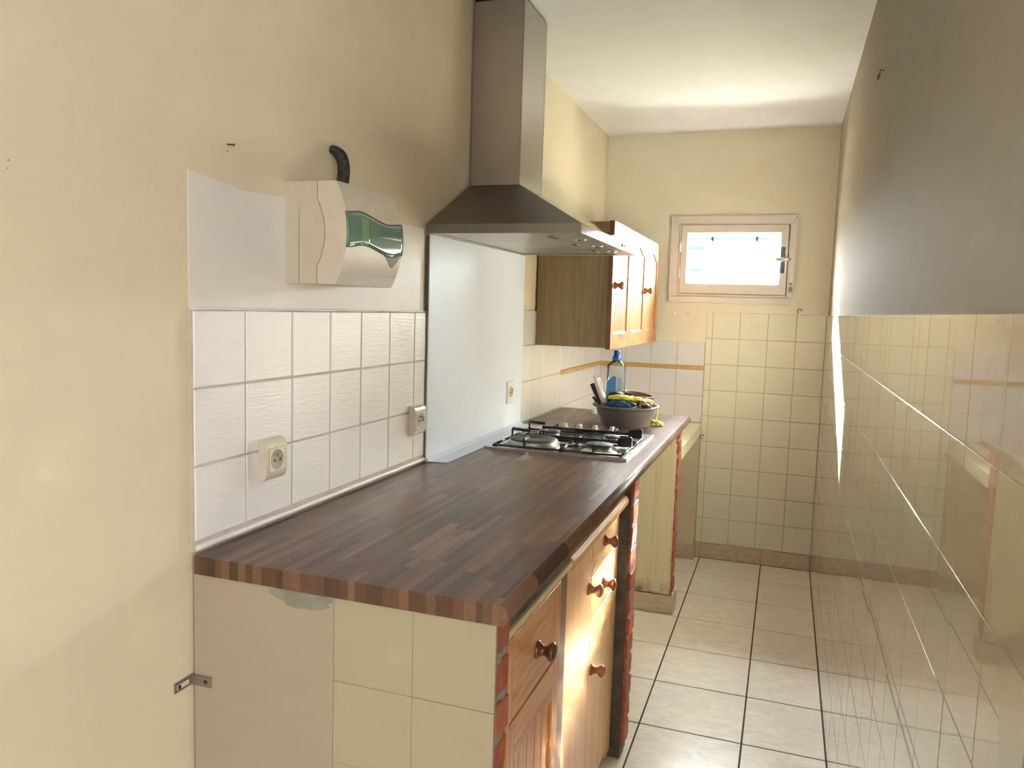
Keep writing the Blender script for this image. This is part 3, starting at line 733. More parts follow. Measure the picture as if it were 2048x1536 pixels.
# --- cabinet 1 (oak, dark knob)
c1 = thing('base_cabinet', (0.30, 1.39, 0.0), 'narrow oak base cabinet nearest the camera, drawer with dark knob over arched panel door', 'cabinet')
BX(0.02, 0.583, 1.228, 1.650, 0.06, 0.815).build('carcass', 'veneer', c1)
BX(0.50, 0.60, 1.2275, 1.655, 0.8225, 0.8365).build('cream_lath', 'cream_lath', c1)
V = MB(); V.box(0.50, 0.594, 1.2275, 1.66, 0.8370, 0.8835); V.build('cement_fill', 'cement', c1)
m = MB(); e = 0.0008
m.box(0.584, 0.601, 1.2275, 1.2585, 0.664, 0.820, b=e); m.m = 1; m.box(0.584, 0.601, 1.2592, 1.504, 0.664, 0.820, b=e); m.m = 0; m.box(0.584, 0.601, 1.5047, 1.568, 0.664, 0.820, b=0.001)
dr = m.build('drawer', ['oak_z', 'oak_y'], c1)
knob(dr, 0.601, 1.402, 0.736, 'dark_knob', 1.12)['label'] = 'dark red-brown turned knob'
panel_door(c1, 0.601, 0.018, 1.2275, 1.568, 0.075, 0.657, 'oak_z', 'oak_y', st=0.045, tr=0.062, br=0.065, rise=0.018, npl=5)
BX(0.03, 0.56, 1.230, 1.65, 0.002, 0.06).build('plinth', 'red_edge', c1)
BX(0.5, 0.590, 1.569, 1.655, 0.07, 0.82).build('filler_strip', 'red_edge', c1)

# --- cabinet 2 (pine)
c2 = thing('base_cabinet', (0.30, 1.98, 0.0), 'wider pale pine base cabinet with two drawers beside a tall door, sunlit front', 'cabinet')
XC = 0.577
BX(0.02, XC - 0.019, 1.661, 2.308, 0.03, 0.803).build('carcass', 'veneer', c2)
m = MB(); pr = [(XC - 0.05, 0.806), (0.588, 0.806)] + [(0.588 + 0.015 * math.cos(a), 0.824 + 0.018 * math.sin(a)) for a in [-PI / 2 + PI * k / 8 for k in range(9)]] + [(XC - 0.05, 0.842)]
m.prism(pr, 1, 1.664, 2.306); m.build('top_moulding', 'pine_y', c2)
d = BX(XC - 0.018, XC, 1.700, 1.9605, 0.06, 0.803, b=0.0015).build('door', 'pine_z', c2); d['label'] = 'tall plain pine door'
knob(d, XC, 1.925, 0.676, 'knob_wood', 1.0)
for z0, z1, kz in ((0.696, 0.803, 0.757), (0.572, 0.693, 0.634)):
    d = BX(XC - 0.018, XC, 1.9630, 2.250, z0, z1, b=0.0006).build('drawer', 'pine_y', c2)
    knob(d, XC, 2.10, kz, 'knob_wood', 1.0)
d = BX(XC - 0.018, XC, 1.9630, 2.250, 0.06, 0.569, b=0.0006).build('door', 'pine_z', c2)
knob(d, XC, 1.992, 0.430, 'knob_wood', 1.0)
BX(XC - 0.02, XC - 0.001, 1.664, 1.699, 0.03, 0.805, b=0.001).build('stile', 'pine_z', c2)
BX(XC - 0.02, XC - 0.001, 2.2515, 2.306, 0.03, 0.805, b=0.001).build('stile', 'pine_z', c2)
BX(0.03, XC - 0.03, 1.67, 2.305, 0.001, 0.03).build('plinth', 'red_edge', c2)

# ================================================================== SPLASHBACK, HOOD
sp = thing('splashback_panel', (0.006, 2.58, 0.92), 'tall pale blue-white sheet splashback behind the hob, foot folded onto worktop', 'splashback')
m = MB(); m.box(0.0045, 0.0085, 2.133, 3.028, 0.9235, 1.606, b=0.0005)
m.add([(0.0085, 2.133, 0.932), (0.0085, 3.028, 0.932), (0.022, 3.028, 0.9225), (0.022, 2.133, 0.9225), (0.072, 2.150, 0.9208), (0.070, 3.02, 0.9208), (0.072, 2.150, 0.9196), (0.070, 3.02, 0.9196), (0.006, 2.133, 0.9196), (0.006, 3.028, 0.9196)],
      [(0, 1, 2, 3), (3, 2, 5, 4), (4, 5, 7, 6), (6, 7, 9, 8), (8, 9, 1, 0), (0, 3, 4, 6, 8), (1, 9, 7, 5, 2)])
m.build('sheet', 'splash_sheet', sp)
BX(-0.004, 0.0035, 2.128, 3.02, 1.378, 1.600).build('backing_edge', 'cement', sp)

hd = thing('cooker_hood', (0.235, 2.56, 1.60), 'brushed steel chimney cooker hood on the left wall above the hob', 'hood')
HX, HY0, HY1, HZ0, HZ1 = 0.470, 2.122, 2.998, 1.607, 1.634
m = MB(); m.m = 0
cx1, cy0, cy1, cz = 0.173, 2.450, 2.695, 1.796
V = [(0.0, HY0, HZ1), (HX, HY0, HZ1), (HX, HY1, HZ1), (0.0, HY1, HZ1), (0.0, cy0, cz), (cx1, cy0, cz), (cx1, cy1, cz), (0.0, cy1, cz)]
m.add(V, [(0, 1, 5, 4)]); m.m = 1; m.add(V, [(1, 2, 6, 5)]); m.m = 0; m.add(V, [(2, 3, 7, 6), (4, 5, 6, 7), (3, 0, 4, 7)]); m.build('canopy', ['hood_shaded_steel', 'hood_lit_steel'], hd)
m = MB(); T = 0.0015   # rim band with open bottom
m.box(0.0, HX, HY0, HY0 + T, HZ0, HZ1); m.box(0.0, HX, HY1 - T, HY1, HZ0, HZ1); m.box(0.0, HX, HY0 + T, HY1 - T, HZ1 - 0.001, HZ1); m.m = 1; m.box(HX - T, HX + 0.0005, HY0 + T, HY1 - T, HZ0, HZ1)
rim_ = m.build('rim_band', ['hood_shaded_steel', 'hood_lit_steel'], hd)
m = MB(); fx = 0.435   # underside lip + recess
m.box(0.001, HX - 0.002, HY0 + 0.002, HY0 + 0.03, HZ0, HZ0 + 0.002); m.box(0.001, HX - 0.002, HY1 - 0.03, HY1 - 0.002, HZ0, HZ0 + 0.002); m.box(0.40, HX - 0.002, HY0 + 0.03, HY1 - 0.03, HZ0, HZ0 + 0.002); m.box(0.001, 0.02, HY0 + 0.03, HY1 - 0.03, HZ0, HZ0 + 0.002)
m.build('underside_lip', 'alu_filter', hd)
for k in range(3):
    a = HY0 + 0.032 + (HY1 - HY0 - 0.064) * k / 3; b = HY0 + 0.032 + (HY1 - HY0 - 0.064) * (k + 1) / 3
    f = BX(0.021, 0.399, a + 0.001, b - 0.001, HZ0 + 0.004, HZ0 + 0.008, b=0.001).build('grease_filter', 'alu_filter', hd)
    BX(0.335, 0.350, (a + b) / 2 - 0.035, (a + b) / 2 + 0.035, HZ0 + 0.0005, HZ0 + 0.0035).build('handle', 'slot_dark', f)
for y in (2.33, 2.56, 2.79):
    m = sm(); m.lathe([(0.0, -0.004), (0.017, -0.004), (0.019, 0.0), (0.019, 0.004)], (0.415, y, HZ0), 2, 18); m.build('lamp', 'chrome', hd)
m = MB(); m.box(HX + 0.0007, HX + 0.0022, 2.680, 2.765, HZ0 + 0.006, HZ0 + 0.022, b=0.0005); sw = m.build('switch_panel', 'chrome', hd)
BX(HX + 0.0024, HX + 0.004, 2.688, 2.748, HZ0 + 0.009, HZ0 + 0.019).build('switch_slot', 'black_plastic', sw)
BX(HX + 0.0042, HX + 0.007, 2.715, 2.735, HZ0 + 0.0105, HZ0 + 0.0175, b=0.001).build('slider', 'chrome', sw)
m = MB(); m.box(0.0, cx1 - 0.001, cy0 + 0.001, cy0 + 0.002, cz, 2.381); m.box(0.0, cx1, cy1 - 0.002, cy1 - 0.001, cz, 2.381); m.m = 1; m.box(cx1 - 0.002, cx1 - 0.0005, cy0 + 0.001, cy1 - 0.001, cz, 2.381); m.m = 0; m.box(0.0, 0.002, cy0 + .002, cy1 - .002, cz, 2.381)
m.build('flue_cover', ['flue_shaded_steel', 'flue_lit_steel'], hd)
BX(0.0, cx1 - 0.006, cy0 + 0.006, cy1 - 0.006, 2.3805, 2.3905).build('ceiling_collar', 'black_plastic', hd)

# ================================================================== HOB
hb_ = thing('gas_hob', (0.32, 2.71, 0.919), 'stainless steel hob with one solid electric plate, three gas burners and black pan supports', 'hob')
hx0, hx1, hy0, hy1 = 0.076, 0.566, 2.438, 2.978
m = MB(); z0, zr, zp = 0.9195, 0.9285, 0.9245
# raised rim and sunken pan
def ringquads(a, za, b, zb):
    A = [(a[0], a[2], za), (a[1], a[2], za), (a[1], a[3], za), (a[0], a[3], za)]; B = [(b[0], b[2], zb), (b[1], b[2], zb), (b[1], b[3], zb), (b[0], b[3], zb)]
    m.add(A + B, [(i, (i + 1) % 4, (i + 1) % 4 + 4, i + 4) for i in range(4)])
o_ = (hx0, hx1, hy0, hy1); ringquads(o_, z0, o_, zr - 0.002)
i0 = (hx0 + .003, hx1 - .003, hy0 + .003, hy1 - .003); ringquads(o_, zr - .002, i0, zr)
i1 = (hx0 + .020, hx1 - .016, hy0 + .018, 2.842); 
m.add([(i0[0], i0[2], zr), (i0[1], i0[2], zr), (i0[1], i0[3], zr), (i0[0], i0[3], zr), (i1[0], i1[2], zr), (i1[1], i1[2], zr), (i1[1], i1[3], zr), (i1[0], i1[3], zr)], [(0, 1, 5, 4), (1, 2, 6, 5), (2, 3, 7, 6), (3, 0, 4, 7)])
i2 = (i1[0] + .008, i1[1] - .008, i1[2] + .008, i1[3] - .008); ringquads(i1, zr, i2, zp)
m.add([(i2[0], i2[2], zp), (i2[1], i2[2], zp), (i2[1], i2[3], zp), (i2[0], i2[3], zp)], [(0, 1, 2, 3)])
m.add([(hx0, hy0, z0), (hx1, hy0, z0), (hx1, hy1, z0), (hx0, hy1, z0)], [(3, 2, 1, 0)])
m.build('hob_top', 'hob_steel', hb_)
m = sm(); m.lathe([(0.092, 0.0), (0.092, 0.004), (0.084, 0.016), (0.084, 0.019), (0.0, 0.019)], (0.215, 2.560, zp), 2, 40); ep = m.build('electric_plate_ring', 'burner_alloy', hb_)
m = sm(); m.lathe([(0.081, 0.018), (0.081, 0.023), (0.078, 0.0245), (0.030, 0.0245), (0.028, 0.0225), (0.0, 0.0225)], (0.215, 2.560, zp), 2, 40); m.build('electric_plate', 'cast_iron', hb_)
for x, y, r in ((0.222, 2.745, 0.036), (0.452, 2.735, 0.030), (0.452, 2.545, 0.046)):
    m = sm(); m.lathe([(r * 1.35, 0.0), (r * 1.3, 0.003), (r * 0.92, 0.006), (r * 0.92, 0.017), (r * 0.98, 0.018), (r * .5, 0.019), (0, 0.019)], (x, y, zp), 2, 28); b_ = m.build('burner', 'burner_alloy', hb_)
    m = sm(); m.lathe([(r * .97, 0.0182), (r, 0.020), (r, 0.0245), (r * 0.94, 0.0265), (0, 0.0268)], (x, y, zp), 2, 28); m.build('burner_cap', 'burner_cap', b_)
for k, x in enumerate((0.232, 0.290, 0.352, 0.418)):
    m = sm(); md = lambda a, h: 1 + 0.16 * math.cos(5 * a)
    m.lathe([(0.020, 0.0), (0.020, 0.006), (0.016, 0.010), (0.011, 0.017), (0.0095, 0.026), (0.008, 0.029), (0, 0.030)], (x, 2.905, zr), 2, 30, md)
    m.build('control_knob', 'knob_cream', hb_)
BX(0.478, 0.545, 2.846, 2.858, zr - 0.001, zr + 0.0006).build('marking_strip', 'slot_dark', hb_)
for (gx0, gx1, gy0, gy1, cxs) in ((0.108, 0.545, 2.452, 2.640, (0.215, 0.452)), (0.108, 0.545, 2.648, 2.838, (0.222, 0.452))):
    m = MB(); zf = 0.9335
    c_ = [(gx0, gy0, zf), (gx1, gy0, zf), (gx1, gy1, zf), (gx0, gy1, zf), (gx0, gy0, zf)]
    m.smooth = True
    for a, b in zip(c_, c_[1:]): m.tube([a, b], 0.0042, 8)
    m.tube([((gx0 + gx1) / 2 + .01, gy0, zf), ((gx0 + gx1) / 2 + .01, gy1, zf)], 0.004, 8)
    for px in (gx0, gx1):
        for py in (gy0, gy1): m.lathe([(0.004, -0.0085), (0.004, 0.002)], (px, py, zf), 2, 8)
    m.smooth = False
    # tall blade along the far side with raised horn ends
    yb_ = gy1 - 0.004; zt = 0.955
    m.prism([(gx0, 0.937), (gx0 + 0.006, 0.937), (gx0 + 0.006, 0.957), (gx0 + 0.065, 0.955), (gx0 + 0.065, 0.965), (gx0 + 0.004, 0.968), (gx0, 0.964)], 1, yb_ - 0.003, yb_ + 0.003)
    for xa, xb, sgn in ((gx1 - 0.05, gx1, 1),):
        poly = [] if not sgn else [(xa, zf), (xb, zf), (xb, zt + 0.008), (xb - 0.006, zt + 0.012), (xa, zt + 0.004)]
        m.prism(poly, 1, yb_ - 0.003, yb_ + 0.003)
    m.prism([(gx0 + 0.055, 0.939), (gx1 - 0.05, 0.939), (gx1 - 0.05, 0.951), (gx0 + 0.055, 0.951)], 1, yb_ - 0.003, yb_ + 0.003)
    for cx in cxs:   # prongs
        m.box(cx - 0.0025, cx + 0.0025, gy0, gy0 + 0.055, 0.9375, 0.9425); m.box(cx - 0.0025, cx + 0.0025, gy0 - 0.001, gy0 + 0.004, zf, 0.962); m.prism([(gy0, 0.956), (gy0 + 0.055, 0.958), (gy0 + 0.055, 0.962), (gy0, 0.962)], 0, cx - 0.0025, cx + 0.0025)
        m.prism([(gy1, 0.956), (gy1 - 0.05, 0.958), (gy1 - 0.05, 0.962), (gy1, 0.966)], 0, cx - 0.0025, cx + 0.0025)
        m.box(cx - 0.0025, cx + 0.0025, gy1 - 0.004, gy1 + 0.001, zf, 0.966)
    m.build('pan_support', 'black_enamel', hb_)
m = MB(); m.add([(0.235, 2.405, 0.9195), (0.247, 2.41, 0.9195), (0.244, 2.42, 0.922), (0.238, 2.415, 0.925)], [(0, 1, 2), (0, 2, 3), (1, 3, 2), (0, 3, 1)])
tag(m.build('crumb', 'cloth_white'), 'tiny white scrap on the worktop in front of the hob', 'crumb')

# ================================================================== UPPER CABINET
uc = thing('wall_cabinet', (0.16, 3.81, 1.24), 'pine wall cabinet with three arched grooved doors beyond the hood', 'cabinet')
BX(0.004, 0.310, 3.217, 3.232, 1.240, 1.763).build('side_panel', 'veneer', uc)
MB().box(0.004, 0.305, 3.232, 4.405, 1.242, 1.258).box(0.004, 0.305, 3.232, 4.405, 1.745, 1.761).box(0.004, 0.305, 4.390, 4.405, 1.258, 1.745).box(0.004, 0.012, 3.232, 4.39, 1.258, 1.745).build('carcass', 'veneer', uc)
for k, (a, b, kn) in enumerate(((3.206, 3.606, 3.247), (3.612, 4.010, 3.975), (4.016, 4.410, None))):
    d = panel_door(uc, 0.332, 0.021, a, b, 1.234, 1.766, 'cabinet_pine', 'cabinet_pine_y', st=0.060, tr=0.062, br=0.064, rise=0.036, npl=7)
    if kn: knob(d, 0.332, kn, 1.502, 'knob_wood', 1.0)
BX(0.3115, 0.3315, 3.2035, 3.2055, 1.235, 1.765).build('door_edge', 'red_edge', uc)

# ================================================================== METER BOX and wall fittings
mb = thing('distribution_box', (0.07, 1.56, 1.43), 'beige electrical distribution box with a wavy green window on the left wall', 'electrical box')
y0, y1, z0, z1 = 1.438, 1.684, 1.434, 1.648
def boxprof(x_in, x_base, bulge, n=16, z0=z0, z1=z1):
    zc, hh = (z0 + z1) / 2, (z1 - z0) / 2
    pts = []
    for k in range(n + 1):
        t = -1 + 2 * k / n; pts.append((x_base + bulge * (1 - t * t), zc + hh * t))
    return [(x_in, z0)] + pts + [(x_in, z1)]
def seamx(z):   # shape of the joint on the side
    t = (z - 1.541) / 0.107
    return 0.0745 + (0.019 * (1 - (abs(t) / 0.66) ** 2) if abs(t) < 0.66 else 0.0)
zz = [z0 + (z1 - z0) * k / 24 for k in range(25)]
m = MB(); poly = [(WLX, z0)] + [(seamx(z) - 0.0008, z) for z in zz] + [(WLX, z1)]
m.prism(poly, 1, y0, y1); m.build('housing', 'beige_plastic', mb)
m = MB(); poly = [(seamx(z) - 0.001, z) for z in reversed(zz)]; m.prism([(0.04, z0 + .004), (0.1, z0 + .004), (0.1, z1 - .004), (0.04, z1 - .004)], 1, y0 + 0.0012, y1 - 0.002); m.build('inner_tray', 'seam_dark', mb)
m = MB(); poly = [(seamx(z) + 0.0008, z) for z in reversed(zz)] + [(0.120 + 0.029 * (1 - ((z - 1.541) / 0.107) ** 2), z) for z in zz]
m.prism(poly, 1, y0, y1); cv = m.build('cover', 'beige_plastic_light', mb)
# wavy window strip slightly proud of the bulged cover
def fx_(z): return 0.120 + 0.029 * (1 - ((z - 1.541) / 0.107) ** 2)
def pw(tbl, y):
    for (a, b), (c, d_) in zip(tbl, tbl[1:]):
        if y <= c:
            t = (y - a) / (c - a); t = t * t * (3 - 2 * t); return b + (d_ - b) * t
    return tbl[-1][1]
topT = [(1.438, 1.584), (1.495, 1.590), (1.615, 1.5745), (1.684, 1.581)]; botT = [(1.438, 1.512), (1.505, 1.5205), (1.635, 1.5035), (1.684, 1.511)]
def surf_patch(ya, yb, zt, zb, off, ny=24, nz=8):
    V = []; F = []
    for i in range(ny + 1):
        y = ya + (yb - ya) * i / ny
        for j in range(nz + 1):
            z = zb(y) + (zt(y) - zb(y)) * j / nz; V.append((fx_(z) + off, y, z))
    for i in range(ny):
        for j in range(nz): a = i * (nz + 1) + j; F.append((a, a + nz + 1, a + nz + 2, a + 1))
    k0 = len(V); V += [(x - 0.003, y, z) for x, y, z in V]; F += [tuple(i + k0 for i in reversed(f)) for f in F]
    ring = [i * (nz + 1) for i in range(ny + 1)] + [ny * (nz + 1) + j for j in range(1, nz + 1)] + [i * (nz + 1) + nz for i in range(ny - 1, -1, -1)] + [j for j in range(nz - 1, 0, -1)]
    for a, b in zip(ring, ring[1:] + ring[:1]): F.append((a, b, b + k0, a + k0))
    m = sm(); m.add(V, F); return m
surf_patch(1.4375, 1.6845, lambda y: pw(topT, y) + .0015, lambda y: pw(botT, y) - .0012, 0.0008).build('window_gasket', 'seam_dark', cv)
wdw = surf_patch(1.4372, 1.6842, lambda y: pw(topT, y), lambda y: pw(botT, y), 0.0018).build('window_flap', 'green_window', cv); wdw['label'] = 'green tinted wavy window'
surf_patch(1.497, 1.528, lambda y: pw(topT, y) - .012, lambda y: pw(botT, y) + .001, 0.0022, 6).build('window_rib', 'green_light', cv)
surf_patch(1.600, 1.6846, lambda y: pw(botT, y) - .0015, lambda y: pw([(1.600, 1.503), (1.648, 1.480), (1.684, 1.508)], y), 0.0008, 16).build('finger_recess', 'recess_beige', cv)
BX(0.030, 0.0305, y0 - 0.0006, y0, z0 + .002, z1 - .06).build('side_seam', 'seam_dark', mb)

cd = []; m = sm(); K = 150
P0, P1, P2, P3 = Vector((-0.004, 1.612, 1.750)), Vector((0.022, 1.62, 1.744)), Vector((0.046, 1.605, 1.712)), Vector((0.038, 1.588, 1.6485))
for k in range(K + 1):
    t = k / K; cd.append(P0 * (1 - t) ** 3 + P1 * 3 * t * (1 - t) ** 2 + P2 * 3 * t * t * (1 - t) + P3 * t ** 3)
m.tube(cd, [(0.009 + 0.0045 * min(1, k / 50)) * (1.08 if (k // 3) % 2 else 0.94) for k in range(K + 1)], 14)
tag(m.build('corrugated_conduit', 'dirty_black'), 'black corrugated cable conduit curving from the wall into the electrical box', 'conduit')

def socket(y, z, label, wide=0.088, h=0.088, xw=0.002, flat=False):
    t_ = thing('wall_socket', (xw, y, z), label, 'socket')
    m = MB(); N = 12; d = 0.021 if not flat else 0.006
    if flat:
        m.box(xw, xw + d, y - wide / 2, y + wide / 2, z - h / 2, z + h / 2, b=0.003)
    else:
        pr = []
        for k in range(N + 1):
            a = PI / 2 * k / N; pr.append((xw + d * math.sin(a) * 1.0 if k < N else xw + d, z - h / 2 + 0.020 * (1 - math.cos(a)) ))
        pr = [(xw, z - h / 2)] + [(xw + 0.006 + (d - 0.006) * math.sin(PI / 2 * k / N), z - h / 2 + 0.022 * (1 - math.cos(PI / 2 * k / N))) for k in range(N + 1)]
        pr += [(x, 2 * z - zz_) for x, zz_ in reversed(pr)]
        m.prism(pr, 1, y - wide / 2, y + wide / 2)
    fr = m.build('frame', 'socket_white' if flat else 'socket_plastic', t_)
    xf_ = xw + d
    q = 0.0245 if not flat else 0.028
    BX(xf_ - 0.001, xf_ + 0.0004, y - q - .001, y + q + .001, z - q - .001, z + q + .001).build('insert_joint', 'socket_well', t_)
    ins = BX(xf_ - 0.001, xf_ + 0.0012, y - q, y + q, z - q, z + q, b=0.0006).build('insert', 'socket_white' if flat else 'socket_light', t_)
    m = sm(); m.lathe([(0.0215, 0.0), (0.0205, 0.0008), (0.0195, 0.0004), (0.0, 0.0004)], (xf_ + 0.0012, y, z), 0, 28); wel = m.build('well', 'socket_well', t_)
    for dy in (-0.0095, 0.0095):
        m = sm(); m.lathe([(0.0026, 0.0), (0.0026, 0.0011), (0, 0.0011)], (xf_ + 0.0016, y + dy, z - 0.001), 0, 10); m.build('pin_hole', 'black_plastic', wel)
    m = sm(); m.lathe([(0.0024, 0.0), (0.0024, 0.008), (0, 0.009)], (xf_ + 0.0016, y, z + 0.0105), 0, 10); m.build('earth_pin', 'chrome', wel)
    return t_
socket(1.372, 1.063, 'cream wall socket nearest the camera, on the white painted tiles', 0.070)
socket(2.062, 1.059, 'cream wall socket on the painted tiles right beside the splashback sheet', 0.070)
socket(2.880, 1.066, 'small white socket set into the pale blue splashback sheet', 0.074, 0.088, 0.0085, True)

br_ = thing('angle_bracket', (0.0, 1.150, 0.676), 'bent zinc angle bracket screwed in the corner below the worktop', 'bracket')
def strip(poly, axis, a, b): return MB().prism(poly, axis, a, b)
m = MB(); hz = 0.010
m.box(WLX, WLX + 0.0022, 1.102, 1.1475, 0.676 - hz, 0.676 + hz, b=0.0005); m.box(WLX, 0.040, 1.1463, 1.1485, 0.676 - hz, 0.676 + hz, b=0.0005); m.build('plate', 'zinc', br_)
BX(WLX + 0.0022, WLX + 0.0030, 1.108, 1.138, 0.676 - 0.0045, 0.676 + 0.0045).build('slot', 'socket_plastic', br_)
m = sm(); m.lathe([(0.004, 0), (0.0035, 0.002), (0, 0.0028)], (WLX + 0.003, 1.113, 0.676), 0, 12); m.build('screw', 'nail_rust', br_)
m = sm(); m.lathe([(0.0, -0.0018), (0.0035, -0.0012), (0.004, 0)], (0.028, 1.1463, 0.676), 1, 12); m.build('screw', 'nail_rust', br_)

def small(name, label, cat, m, mat, group=None): return tag(m.build(name, mat), label, cat, group)
m = sm(); m.tube([(WLX, 1.256, 1.689), (WLX + 0.010, 1.263, 1.689)], [0.0014, 0.0014], 6); m.tube([(WLX + 0.010, 1.263, 1.689), (WLX + 0.0115, 1.264, 1.689)], 0.0026, 8)
small('nail', 'small rusty nail in the left wall above the painted patch', 'nail', m, 'nail_rust')
m = sm(); m.tube([(WX, 2.383, 2.062), (WX - 0.010, 2.383, 2.066), (WX - 0.012, 2.390, 2.046), (WX - 0.012, 2.418, 2.049), (WX - 0.012, 2.424, 2.064)], 0.0016, 6)
small('wire_hook', 'bent wire hook on the upper right wall', 'hook', m, 'nail_rust')
m = sm(); m.tube([(1.074, DB, 1.412), (1.074, D - 0.008, 1.412), (1.074, D - 0.009, 1.434), (1.092, D - 0.009, 1.434), (1.093, D - 0.009, 1.424)], 0.0015, 6)
small('wire_hook', 'bent wire hook on the back wall right of the window, above the tiles', 'hook', m, 'nail_rust')
m = sm(); m.lathe([(0.0, -0.012), (0.006, -0.011), (0.010, -0.004), (0.011, 0.004)], (0.413, D + 0.002, 1.396), 1, 12)
small('wall_plug', 'round white plug on the back wall under the window', 'plug', m, 'plug_white')
m = MB(); m.prism([(0.492 + 0.017 * math.cos(PI / 2 * k + .2), 1.391 + 0.017 * math.sin(PI / 2 * k + .2)) for k in range(4)], 1, D - 0.006, DB); m.prism([(0.492 + 0.011 * math.cos(PI / 2 * k + .2), 1.391 + 0.011 * math.sin(PI / 2 * k + .2)) for k in range(4)], 1, D - 0.010, D - 0.005)
small('adhesive_pad', 'diamond-shaped grey-white pad on the back wall under the window', 'pad', m, 'white_tile')

# ================================================================== BOWL AND CONTENTS
BC = Vector((0.405, 3.235, ZT))
m = sm(); prof = [(0.0, 0.0045), (0.080, 0.0045), (0.084, 0.0), (0.088, 0.0), (0.090, 0.006), (0.104, 0.022), (0.119, 0.052), (0.124, 0.070), (0.127, 0.078), (0.138, 0.079), (0.140, 0.083), (0.137, 0.087), (0.122, 0.0875), (0.1205, 0.072), (0.115, 0.052), (0.100, 0.024), (0.086, 0.009), (0.0, 0.009)]
m.lathe(prof, BC, 2, 56)
tag(m.build('washing_up_bowl', 'bowl_grey'), 'round grey plastic bowl full of cloths and gloves at the far end of the worktop', 'bowl')

bt = thing('bottle', (0.318, 3.425, ZT), 'clear plastic bottle with blue cap and blue label standing behind the bowl', 'bottle')
def sq(a, h):
    c, s_ = abs(math.cos(a)), abs(math.sin(a)); n_ = 5.0; k = (c ** n_ + s_ ** n_) ** (-1 / n_); return min(k, 1.16)
m = sm()
bp = [(0.030, 0.0), (0.038, 0.004), (0.040, 0.015), (0.040, 0.10), (0.039, 0.12), (0.040, 0.14), (0.040, 0.228), (0.038, 0.236), (0.026, 0.250), (0.016, 0.258), (0.0135, 0.262), (0.0135, 0.280)]
V = MB(); V.smooth = True; 
m.lathe(bp, (0.318, 3.425, ZT + .001), 2, 40, lambda a, h: sq(a, h) if h < 0.245 else 1.0); m.build('body', 'bottle_plastic', bt)
m = sm(); m.lathe([(0.0165, 0.256), (0.0185, 0.260), (0.0185, 0.273), (0.0165, 0.278), (0.0130, 0.280), (0.0130, 0.299), (0.012, 0.302), (0, 0.302)], (0.318, 3.425, ZT), 2, 28); m.build('cap', 'cap_blue', bt)
m = MB(); xa, xb, yf = 0.283, 0.353, 3.425 - 0.0412
m.prism([(xa, ZT + 0.020), (xa + 0.042, ZT + 0.020), (xa + 0.046, ZT + 0.186), (xa + 0.034, ZT + 0.194), (xa + 0.004, ZT + 0.168)], 1, yf - 0.0012, yf); m.build('label', 'label_blue', bt)
m = MB(); m.prism([(xa + 0.046, ZT + 0.020), (xb, ZT + 0.020), (xb + .001, ZT + 0.184), (xa + 0.050, ZT + 0.190)], 1, yf - 0.0009, yf); m.build('label', 'label_pale', bt)
m = MB()
for k in range(8): m.box(0.2795, 0.2875, yf - 0.0015, yf + 0.001, ZT + 0.178 + k * 0.0068, ZT + 0.1802 + k * 0.0068)
m.build('level_ribs', 'white_plastic', bt)

m = sm(); m.lathe([(0.0, 0.0), (0.044, 0.0), (0.047, 0.006), (0.068, 0.086), (0.073, 0.088), (0.075, 0.096), (0.072, 0.100), (0.066, 0.097), (0.045, 0.008), (0.0, 0.008)], (0.0, 0.0, 0.0), 2, 40)
tp_ = m.build('terracotta_pot', 'terracotta'); tp_.location = (0.386, 3.530, ZT + 0.008); tp_.rotation_euler = (0, math.radians(9), 0)
tag(tp_, 'reddish-brown round pot mostly hidden behind the grey bowl', 'pot')
m = sm(); m.lathe([(0.013, 0.0), (0.0145, 0.004), (0.015, 0.018), (0.013, 0.023), (0.012, 0.024)], (0.205, 3.50, ZT), 2, 24)
tag(m.build('small_jar', 'white_tile'), 'small pale jar on the worktop left of the bowl', 'jar')

def crumple(c, r, seed, amp=0.35, sub=4, fr=1.0):
    import bmesh
    bm = bmesh.new(); bmesh.ops.create_icosphere(bm, subdivisions=sub, radius=1)
    for v in bm.verts:
        p = v.co.copy(); n_ = noise.noise(p * 1.6 * fr + Vector((seed, 0, 0))) + 0.6 * abs(noise.noise(p * 3.5 * fr + Vector((0, seed, 0)))) - 0.15
        p = p * (1 + amp * n_); v.co = Vector((c[0] + p.x * r[0], c[1] + p.y * r[1], c[2] + p.z * r[2]))
    m = sm(); bm.verts.index_update(); m.add([v.co[:] for v in bm.verts], [[v.index for v in f.verts] for f in bm.faces]); bm.free(); return m
zr_ = ZT + 0.085
small('floor_cloth', 'white and pink crumpled cloth filling the middle of the grey bowl', 'cloth', crumple((0.425, 3.235, zr_ - 0.022), (0.085, 0.085, 0.030), 1.3), 'cloth_white')
m = crumple((0.392, 3.155, zr_ + 0.010), (0.052, 0.028, 0.018), 4.2, 0.55); small('blue_cloth', 'crumpled blue cloth at the front rim of the grey bowl', 'cloth', m, 'cloth_blue')
m = sm(); m.tube([(0.335, 3.150, zr_ + 0.004), (0.365, 3.160, zr_ + 0.016), (0.395, 3.170, zr_ + 0.024), (0.415, 3.175, zr_ + 0.030)], [0.008, 0.011, 0.012, 0.006], 12, (1.0, 0.55))
small('scouring_pad', 'dark green scouring pad lying over the blue cloth', 'scourer', m, 'cloth_green')
m = crumple((0.488, 3.190, zr_ + 0.012), (0.030, 0.030, 0.018), 8.8, 0.45); small('maroon_cloth', 'maroon and pink patterned cloth at the right side of the bowl', 'cloth', m, 'cloth_maroon')
mc = bpy.data.objects[-1] if False else None
m = sm()
